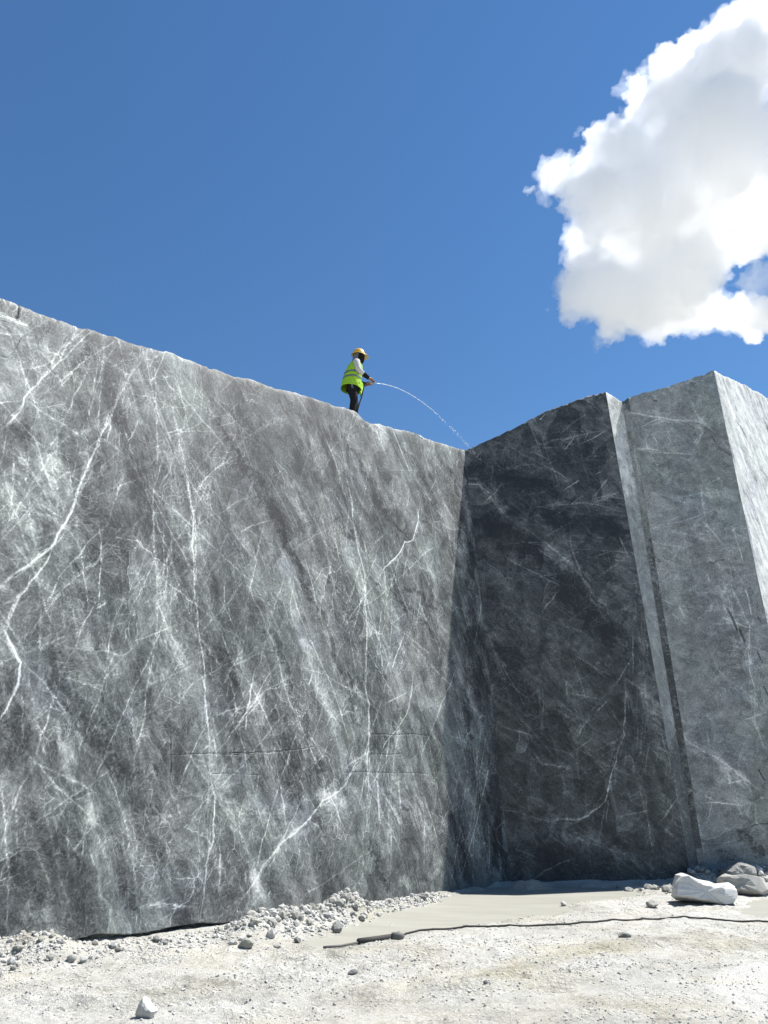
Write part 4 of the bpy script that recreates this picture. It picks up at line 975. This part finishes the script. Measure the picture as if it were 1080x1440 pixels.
def loft(name, rings, mat, parent, seg=28, caps=(True, True), fold=0.0, seed=0):
    """rings: (cx, cy, cz, rx, ry, tilt) stacked upwards"""
    bm = bmesh.new(); RR = []
    for i, (cx, cy, cz, rx, ry, tl) in enumerate(rings):
        ring = []
        for k in range(seg):
            a = 2 * math.pi * k / seg
            f = 1 + fold * (math.sin(a * 5 + i * 0.6 + seed) * 0.6 + math.sin(a * 3 - i * 0.9) * 0.4)
            x = math.cos(a) * rx * f; y = math.sin(a) * ry * f
            ring.append(bm.verts.new((cx + x, cy + y, cz + x * tl)))
        RR.append(ring)
    for a, b in zip(RR[:-1], RR[1:]):
        for k in range(seg): bm.faces.new((a[k], a[(k + 1) % seg], b[(k + 1) % seg], b[k]))
    if caps[0]: bm.faces.new(RR[0][::-1])
    if caps[1]: bm.faces.new(RR[-1])
    return bm_obj(name, bm, mat, parent)
# local frame: x forward, y to the person's left, z up
hipz = 0.92
nodes = [((0.00, 0, 0.95), (0.14, 0.12)),      # 0 pelvis
         ((0.02, 0, 1.12), (0.13, 0.11)), ((0.05, 0, 1.32), (0.15, 0.12)), ((0.07, 0, 1.45), (0.10, 0.10)), ((0.10, 0, 1.53), (0.055, 0.055)),
         ((0.125, 0, 1.60), (0.082, 0.075)), ((0.14, 0, 1.69), (0.095, 0.078)), ((0.13, 0, 1.77), (0.07, 0.06)),
         ((0.01, -0.10, 0.88), 0.085), ((0.03, -0.11, 0.50), 0.055), ((-0.02, -0.11, 0.10), 0.04), ((0.10, -0.12, 0.04), 0.035),
         ((0.01, 0.10, 0.88), 0.085), ((0.07, 0.11, 0.50), 0.055), ((0.05, 0.12, 0.10), 0.04), ((0.17, 0.13, 0.04), 0.035),
         ((0.07, -0.19, 1.43), 0.062), ((0.10, -0.25, 1.15), 0.047), ((0.33, -0.17, 1.02), 0.036), ((0.40, -0.145, 0.995), (0.040, 0.022)),
         ((0.07, 0.19, 1.43), 0.062), ((0.12, 0.24, 1.16), 0.047), ((0.30, 0.10, 1.00), 0.036), ((0.36, 0.04, 0.98), (0.040, 0.022))]
edges = [(0, 1), (1, 2), (2, 3), (3, 4), (4, 5), (5, 6), (6, 7), (0, 8), (8, 9), (9, 10), (10, 11), (0, 12), (12, 13), (13, 14), (14, 15),
         (3, 16), (16, 17), (17, 18), (18, 19), (3, 20), (20, 21), (21, 22), (22, 23)]
# fingers: four curled round the nozzle and a thumb on each hand
for h, sgn in ((19, 1), (23, -1)):
    hx, hy, hz = nodes[h][0]
    for k in range(4):
        b0 = (hx + 0.015 + k * 0.016, hy + 0.010 * sgn, hz - 0.012); 
        i0 = len(nodes)
        nodes += [((b0[0] + 0.02, b0[1] + 0.030 * sgn, b0[2] + 0.004), 0.010), ((b0[0] + 0.022, b0[1] + 0.050 * sgn, b0[2] - 0.022), 0.0095), ((b0[0] + 0.016, b0[1] + 0.030 * sgn, b0[2] - 0.040 + 0.003 * k), 0.0085)]
        edges += [(h, i0), (i0, i0 + 1), (i0 + 1, i0 + 2)]
    i0 = len(nodes)
    nodes += [((hx + 0.02, hy - 0.005 * sgn, hz + 0.030), 0.011), ((hx + 0.055, hy + 0.012 * sgn, hz + 0.030), 0.0095)]
    edges += [(h, i0), (i0, i0 + 1)]
person = skin_mesh('person', nodes, edges, 0, M_skin)
# face: brow, nose and chin pushed out of the head
for v in person.data.vertices:
    c = v.co
    if c.z > 1.56 and c.x > 0.15:
        c.x += 0.035 * math.exp(-((c.y / 0.014) ** 2) - ((c.z - 1.665) / 0.022) ** 2) + 0.012 * math.exp(-((c.y / 0.03) ** 2) - ((c.z - 1.605) / 0.02) ** 2)
face = math.atan2(0.52, 0.85)
person.location = (wp[0], wp[1], wz); person.rotation_euler = (0, 0, 0.10)
person.scale = (1.05, 1.05, 1.05)
tag(person, 'worker in lime vest and yellow hard hat spraying water on the wall top', 'person')
for s in (-1, 1):
    bm = bmesh.new(); bmesh.ops.create_uvsphere(bm, u_segments=10, v_segments=8, radius=0.012); e = bm_obj('eye', bm, M_eye, person); e.location = (0.222, 0.032 * s, 1.695)
    bm = bmesh.new(); bmesh.ops.create_uvsphere(bm, u_segments=10, v_segments=8, radius=0.025); e = bm_obj('ear', bm, M_skin, person); e.location = (0.13, 0.080 * s, 1.67); e.scale = (0.8, 0.4, 1.2)
skin_mesh('trousers', [((-0.01, 0, 0.93), (0.14, 0.13)), ((0.0, -0.09, 0.80), 0.108), ((0.03, -0.11, 0.50), 0.088), ((-0.01, -0.11, 0.14), 0.082), ((0.0, 0.09, 0.80), 0.108), ((0.07, 0.11, 0.50), 0.088), ((0.055, 0.12, 0.14), 0.082)],
          [(0, 1), (1, 2), (2, 3), (0, 4), (4, 5), (5, 6)], 0, M_trou, person)
bm = bmesh.new()
pts = [(-0.045, -0.232, 0.88), (-0.030, -0.226, 0.80), (-0.015, -0.215, 0.70)]
for i, (x, y, z) in enumerate(pts):
    for s in (-1, 1): bm.verts.new((x + s * 0.022, y, z + s * 0.01))
bm.verts.ensure_lookup_table()
for i in range(2): bm.faces.new((bm.verts[2 * i], bm.verts[2 * i + 1], bm.verts[2 * i + 3], bm.verts[2 * i + 2]))
bmesh.ops.solidify(bm, geom=bm.faces[:], thickness=0.008)
bm_obj('trouser_stripe', bm, M_shirt, person)
for s, x0 in ((-1, -0.01), (1, 0.055)):
    sh = skin_mesh('boot', [((x0, 0.115 * s, 0.20), 0.060), ((x0, 0.115 * s, 0.065), 0.060), ((x0 + 0.10, 0.12 * s, 0.050), (0.052, 0.048)), ((x0 + 0.18, 0.125 * s, 0.042), (0.045, 0.038))], [(0, 1), (1, 2), (2, 3)], 1, M_boot, person)
shirt = skin_mesh('shirt', [((0.0, 0, 1.0), (0.13, 0.12)), ((0.04, 0, 1.28), (0.14, 0.12)), ((0.065, 0, 1.45), (0.11, 0.10)), ((0.07, -0.20, 1.43), 0.082), ((0.10, -0.265, 1.16), 0.068), ((0.24, -0.215, 1.07), 0.058),
                            ((0.07, 0.20, 1.43), 0.082), ((0.12, 0.25, 1.16), 0.068), ((0.22, 0.18, 1.08), 0.058)], [(0, 1), (1, 2), (2, 3), (3, 4), (4, 5), (2, 6), (6, 7), (7, 8)], 0, M_shirt, person)
for a, b in (((0.225, -0.222, 1.078), (0.345, -0.168, 1.018)), ((0.21, 0.185, 1.085), (0.31, 0.10, 1.008))):
    tube('cuff', [a, tuple((np.array(a) + b) / 2), b], [0.058, 0.052, 0.044], M_black, person, 12)
vest = loft('vest', [(-0.035, 0, 0.80, .235, .235, -.10), (-0.03, 0, 0.84, .238, .235, -.08), (-0.025, 0, 0.95, .222, .222, -.05), (-0.01, 0, 1.06, .210, .215, -.02), (0.01, 0, 1.18, .200, .215, 0), (0.03, 0, 1.30, .188, .212, .02), (0.05, 0, 1.40, .165, .200, .03), (0.062, 0, 1.465, .135, .165, .02), (0.07, 0, 1.505, .085, .10, 0)], M_vest, person, 36, (False, False), 0.020, 1)
for z0, cx, rx, ry in ((1.015, -0.018, .222, .226), (1.14, 0.003, .211, .221)):
    loft('reflective_band', [(cx, 0, z0, rx, ry, -.03), (cx + .003, 0, z0 + 0.025, rx - .002, ry - .001, -.03), (cx + .006, 0, z0 + 0.05, rx - .004, ry - .002, -.03)], M_band, vest, 36, (False, False), 0.020, 1)
# open front flap of the vest, hanging
bm = bmesh.new(); fl = [(0.205, -0.03, 0.98), (0.225, -0.02, 0.86), (0.20, -0.02, 0.74), (0.16, -0.03, 0.62)]
for i, (x, y, z) in enumerate(fl):
    w = (0.05, 0.055, 0.045, 0.02)[i]; bm.verts.new((x - w, y - 0.05, z + 0.02)); bm.verts.new((x + w * 0.5, y + 0.03, z))
bm.verts.ensure_lookup_table()
for i in range(3): bm.faces.new((bm.verts[2 * i], bm.verts[2 * i + 1], bm.verts[2 * i + 3], bm.verts[2 * i + 2]))
bmesh.ops.solidify(bm, geom=bm.faces[:], thickness=0.012)
bm_obj('vest_flap', bm, M_vest, vest)
# scarf round neck and face, hard hat
loft('head_scarf', [(0.065, 0, 1.47, .115, .125, .05), (0.06, 0, 1.52, .095, .10, .05), (0.065, 0, 1.58, .082, .088, .1), (0.085, 0, 1.66, .085, .094, .0), (0.105, 0, 1.74, .10, .098, .0)], M_grayc, person, 24, (False, True), 0.02, 2)
loft('face_mask', [(0.15, 0, 1.505, .060, .065, -.2), (0.155, 0, 1.56, .090, .092, -.2), (0.160, 0, 1.62, .100, .099, -.05), (0.160, 0, 1.672, .098, .100, 0), (0.150, 0, 1.70, .085, .096, 0)], M_black, person, 24, (True, True), 0.0, 2)
hat = loft('hard_hat', [(0.13, 0, 1.705, .142, .122, -.06), (0.13, 0, 1.74, .141, .121, -.06), (0.13, 0, 1.79, .130, .112, -.05), (0.13, 0, 1.83, .106, .094, -.03), (0.13, 0, 1.857, .070, .062, 0), (0.13, 0, 1.868, .025, .022, 0)], M_hat, person, 28, (False, True))
loft('hat_brim', [(0.155, 0, 1.690, .205, .150, -.14), (0.150, 0, 1.700, .200, .148, -.14), (0.135, 0, 1.722, .143, .124, -.08)], M_brim, hat, 28, (False, False))
tube('hat_ridge', [(0.01, 0, 1.79), (0.05, 0, 1.838), (0.10, 0, 1.868), (0.16, 0, 1.868), (0.21, 0, 1.835), (0.25, 0, 1.785)], 0.012, M_hat, hat, 8)

# spray hose in his hands
bpy.context.view_layer.update()
MW = person.matrix_world
hand = MW @ Vector((0.43, -0.10, 0.965))
hloc = [(0.47, -0.09, 0.957), (0.40, -0.105, 0.972), (0.33, -0.10, 0.97), (0.26, -0.06, 0.92), (0.235, -0.03, 0.80), (0.21, -0.04, 0.64), (0.165, -0.06, 0.46), (0.12, -0.07, 0.28), (0.10, -0.03, 0.12), (0.05, 0.05, 0.045), (-0.2, 0.2, 0.03), (-0.7, 0.35, 0.0), (-1.4, 0.4, -0.06)]
hpth = smooth_path(hloc, 70); pw = [MW @ Vector(p) for p in hpth]
sh = empty('spray_hose', pw[0]); tag(sh, 'black hose held by the worker and trailing behind him', 'hose')
tube('hose', [p - pw[0] for p in pw[3:]], 0.016, M_rubber, sh)
nz = MW @ Vector((0.50, -0.085, 0.951))
tube('nozzle', [pw[4] - pw[0], (nz - pw[0]) * 0.5, nz - pw[0]], [0.020, 0.016, 0.010], plain('grey_iron', (0.2, 0.2, 0.2), 0.4), sh)

# water jet: ballistic path from the nozzle to the top of the dark block
tgt = on_plane(676, 641, C0, mN); st0 = np.array(nz)
T = 0.78; vel = (tgt - st0) / T; vel[2] += 0.5 * 9.81 * T
# flatten so that the middle of the arc follows the photographed track
mid_px = to_px(st0 + vel * T / 2 + np.array([0, 0, -0.5 * 9.81 * (T / 2) ** 2]))
t = NT('spray_water'); t.b.inputs['Base Color'].default_value = (0.9, 0.94, 0.97, 1); t.b.inputs['Roughness'].default_value = 0.15
nn = t.noise(t.obj(), 60, 3); t.l(t.mix(nn, (0.85, 0.9, 0.93), (0.95, 0.97, 0.98)), t.b.inputs['Base Color'])
t.b.inputs['Transmission Weight'].default_value = 0.35; t.b.inputs['IOR'].default_value = 1.33
M_water = t.m
track = [(522, 540.5), (522, 540.5), (545, 546), (565, 551), (585, 559), (605, 571.5), (622, 587), (640, 607), (657, 628)]
def jet_pt(k):
    """horizontal progress 0..1 from nozzle to the block; height follows the arc of thrown water"""
    return st0 + (tgt - st0) * k
pts = []
for k in np.linspace(0, 1, 60):
    p = jet_pt(k); px = to_px(p)[0]
    py = np.interp(px, [q[0] for q in track[1:]] + [676], [q[1] for q in track[1:]] + [641])
    if k == 0: off0 = to_px(st0)[1] - 540.5
    py += off0 * max(0.0, 1 - 1.6 * k)
    # height on the vertical plane through nozzle and landing point where that sight line passes
    d = ray(px, py); tt = p[1] / d[1]; pts.append(np.array([p[0], p[1], EYE + d[2] * tt]))
pts = np.array(pts); pts[0] = st0; c3 = np.polyfit(np.linspace(0, 1, 60)[[0] * 40 + list(range(1, 60))], pts[[0] * 40 + list(range(1, 60)), 2], 3); pts[:, 2] = np.polyval(c3, np.linspace(0, 1, 60)); pts[0] = st0
wj = empty('water_jet', tuple(st0)); tag(wj, 'thin arc of white water breaking into drops towards the dark block', 'water jet')
tube('stream', [p - st0 for p in pts[:34]], [0.006 * (1 - 0.35 * i / 34) + 0.002 * (i % 3) for i in range(34)], M_water, wj, 6)
g = np.random.default_rng(8); bm = bmesh.new()
for k in range(150):
    a = 0.42 + 0.58 * g.random() ** 0.85; p = np.array([np.interp(a * 59, np.arange(60), pts[:, j]) for j in range(3)]) - st0
    sp = 0.010 + 0.05 * max(0, a - 0.5) ** 1.4
    p = p + g.normal(size=3) * sp + np.array([0, 0, -abs(g.normal()) * 0.03 * (a > 0.6)])
    bmesh.ops.create_icosphere(bm, subdivisions=1, radius=g.uniform(0.004, 0.011), matrix=Matrix.Translation(p))
d = bm_obj('droplets', bm, M_water, wj); d['kind'] = 'stuff'

# ------------------------------------------------------------------ cloud
DIST = 1900.0
blobs = [(1010, 110, 66), (1085, 60, 72), (940, 120, 38), (925, 170, 48), (872, 215, 44), (1000, 215, 85), (1085, 255, 50), (838, 285, 42), (905, 300, 72), (985, 310, 80), (1050, 310, 55), (826, 345, 36), (830, 405, 42), (880, 425, 44), (932, 440, 42),
         (856, 468, 18), (985, 445, 34), (1040, 445, 32), (1072, 448, 24), (965, 75, 22), (1175, 80, 80), (1200, 280, 95), (1140, 445, 40), (1105, 325, 36), (1250, 200, 110), (900, 130, 20), (800, 395, 20), (880, 370, 60), (950, 390, 60),
         (768, 258, 15), (800, 214, 11), (784, 250, 12), (752, 262, 6), (815, 245, 16), (1020, 60, 40), (800, 300, 14)]
fwd = np.array([0, CT, ST])
def vapour(name, density, g_):
    cm = bpy.data.materials.new(name); cm.use_nodes = True; ct = cm.node_tree
    for n in list(ct.nodes):
        if n.type != 'OUTPUT_MATERIAL': ct.nodes.remove(n)
    pv = ct.nodes.new('ShaderNodeVolumeScatter'); pv.inputs['Color'].default_value = (0.9965, 0.9982, 0.9998, 1)
    pv.inputs['Density'].default_value = density; pv.inputs['Anisotropy'].default_value = g_
    ct.links.new(pv.outputs[0], ct.nodes['Material Output'].inputs['Volume']); return cm
def make_cloud(name, blobs, grow, steps, mat, seed):
    g = np.random.default_rng(seed); bm = bmesh.new()
    for px, py, r in blobs:
        d = ray(px, py); d = d / np.dot(d, fwd); rr = r * DIST / FPX
        c = CAM + d * (DIST + g.normal() * 60)
        bmesh.ops.create_icosphere(bm, subdivisions=3, radius=rr * grow, matrix=Matrix.Translation(c) @ Matrix.Diagonal((1, 1.15, 1, 1)))
    me = bpy.data.meshes.new(name); bm.to_mesh(me); bm.free()
    cl = bpy.data.objects.new(name, me); col.objects.link(cl)
    for st in steps:
        if len(st) == 1:
            m = cl.modifiers.new('r', 'REMESH'); m.mode = 'VOXEL'; m.voxel_size = st[0]
        else:
            tx = bpy.data.textures.new('puff', 'CLOUDS'); tx.noise_scale = st[0]; tx.noise_depth = 2; tx.noise_type = 'SOFT_NOISE'
            m = cl.modifiers.new('d', 'DISPLACE'); m.texture = tx; m.strength = st[1]; m.mid_level = st[2]; m.texture_coords = 'GLOBAL'
    dg = bpy.context.evaluated_depsgraph_get(); nm = bpy.data.meshes.new_from_object(cl.evaluated_get(dg))
    cl.modifiers.clear(); cl.data = nm; nm.name = name
    nm.polygons.foreach_set('use_smooth', np.ones(len(nm.polygons), bool))
    nm.materials.clear(); nm.materials.append(mat); return cl
cl = make_cloud('cloud', blobs, 0.93, [(9.0,), (120, 90, .5), (55, 80, .5), (5.5,), (24, 44, .5), (5.6,), (10, 20, .5), (5, 8, .5)], vapour('cloud_vapour', 0.018, 0.25), 21)
tag(cl, 'white cumulus cloud in the blue sky', kind='structure')
wis = make_cloud('wisps', blobs + [(778, 245, 22), (790, 225, 16), (760, 268, 12), (776, 285, 8), (772, 440, 9), (768, 470, 6), (810, 190, 9), (880, 120, 14), (1060, 395, 26)], 1.10, [(9.0,), (60, 110, .58), (6.0,), (24, 62, .55), (8.5,), (11, 30, .5), (5, 10, .5)], vapour('thin_cloud_vapour', 0.006, 0.4), 21)
wis.parent = cl
print('cloud faces', len(cl.data.polygons), len(wis.data.polygons), 'tris total', sum(len(o.data.polygons) * 2 for o in col.objects if o.type == 'MESH'))
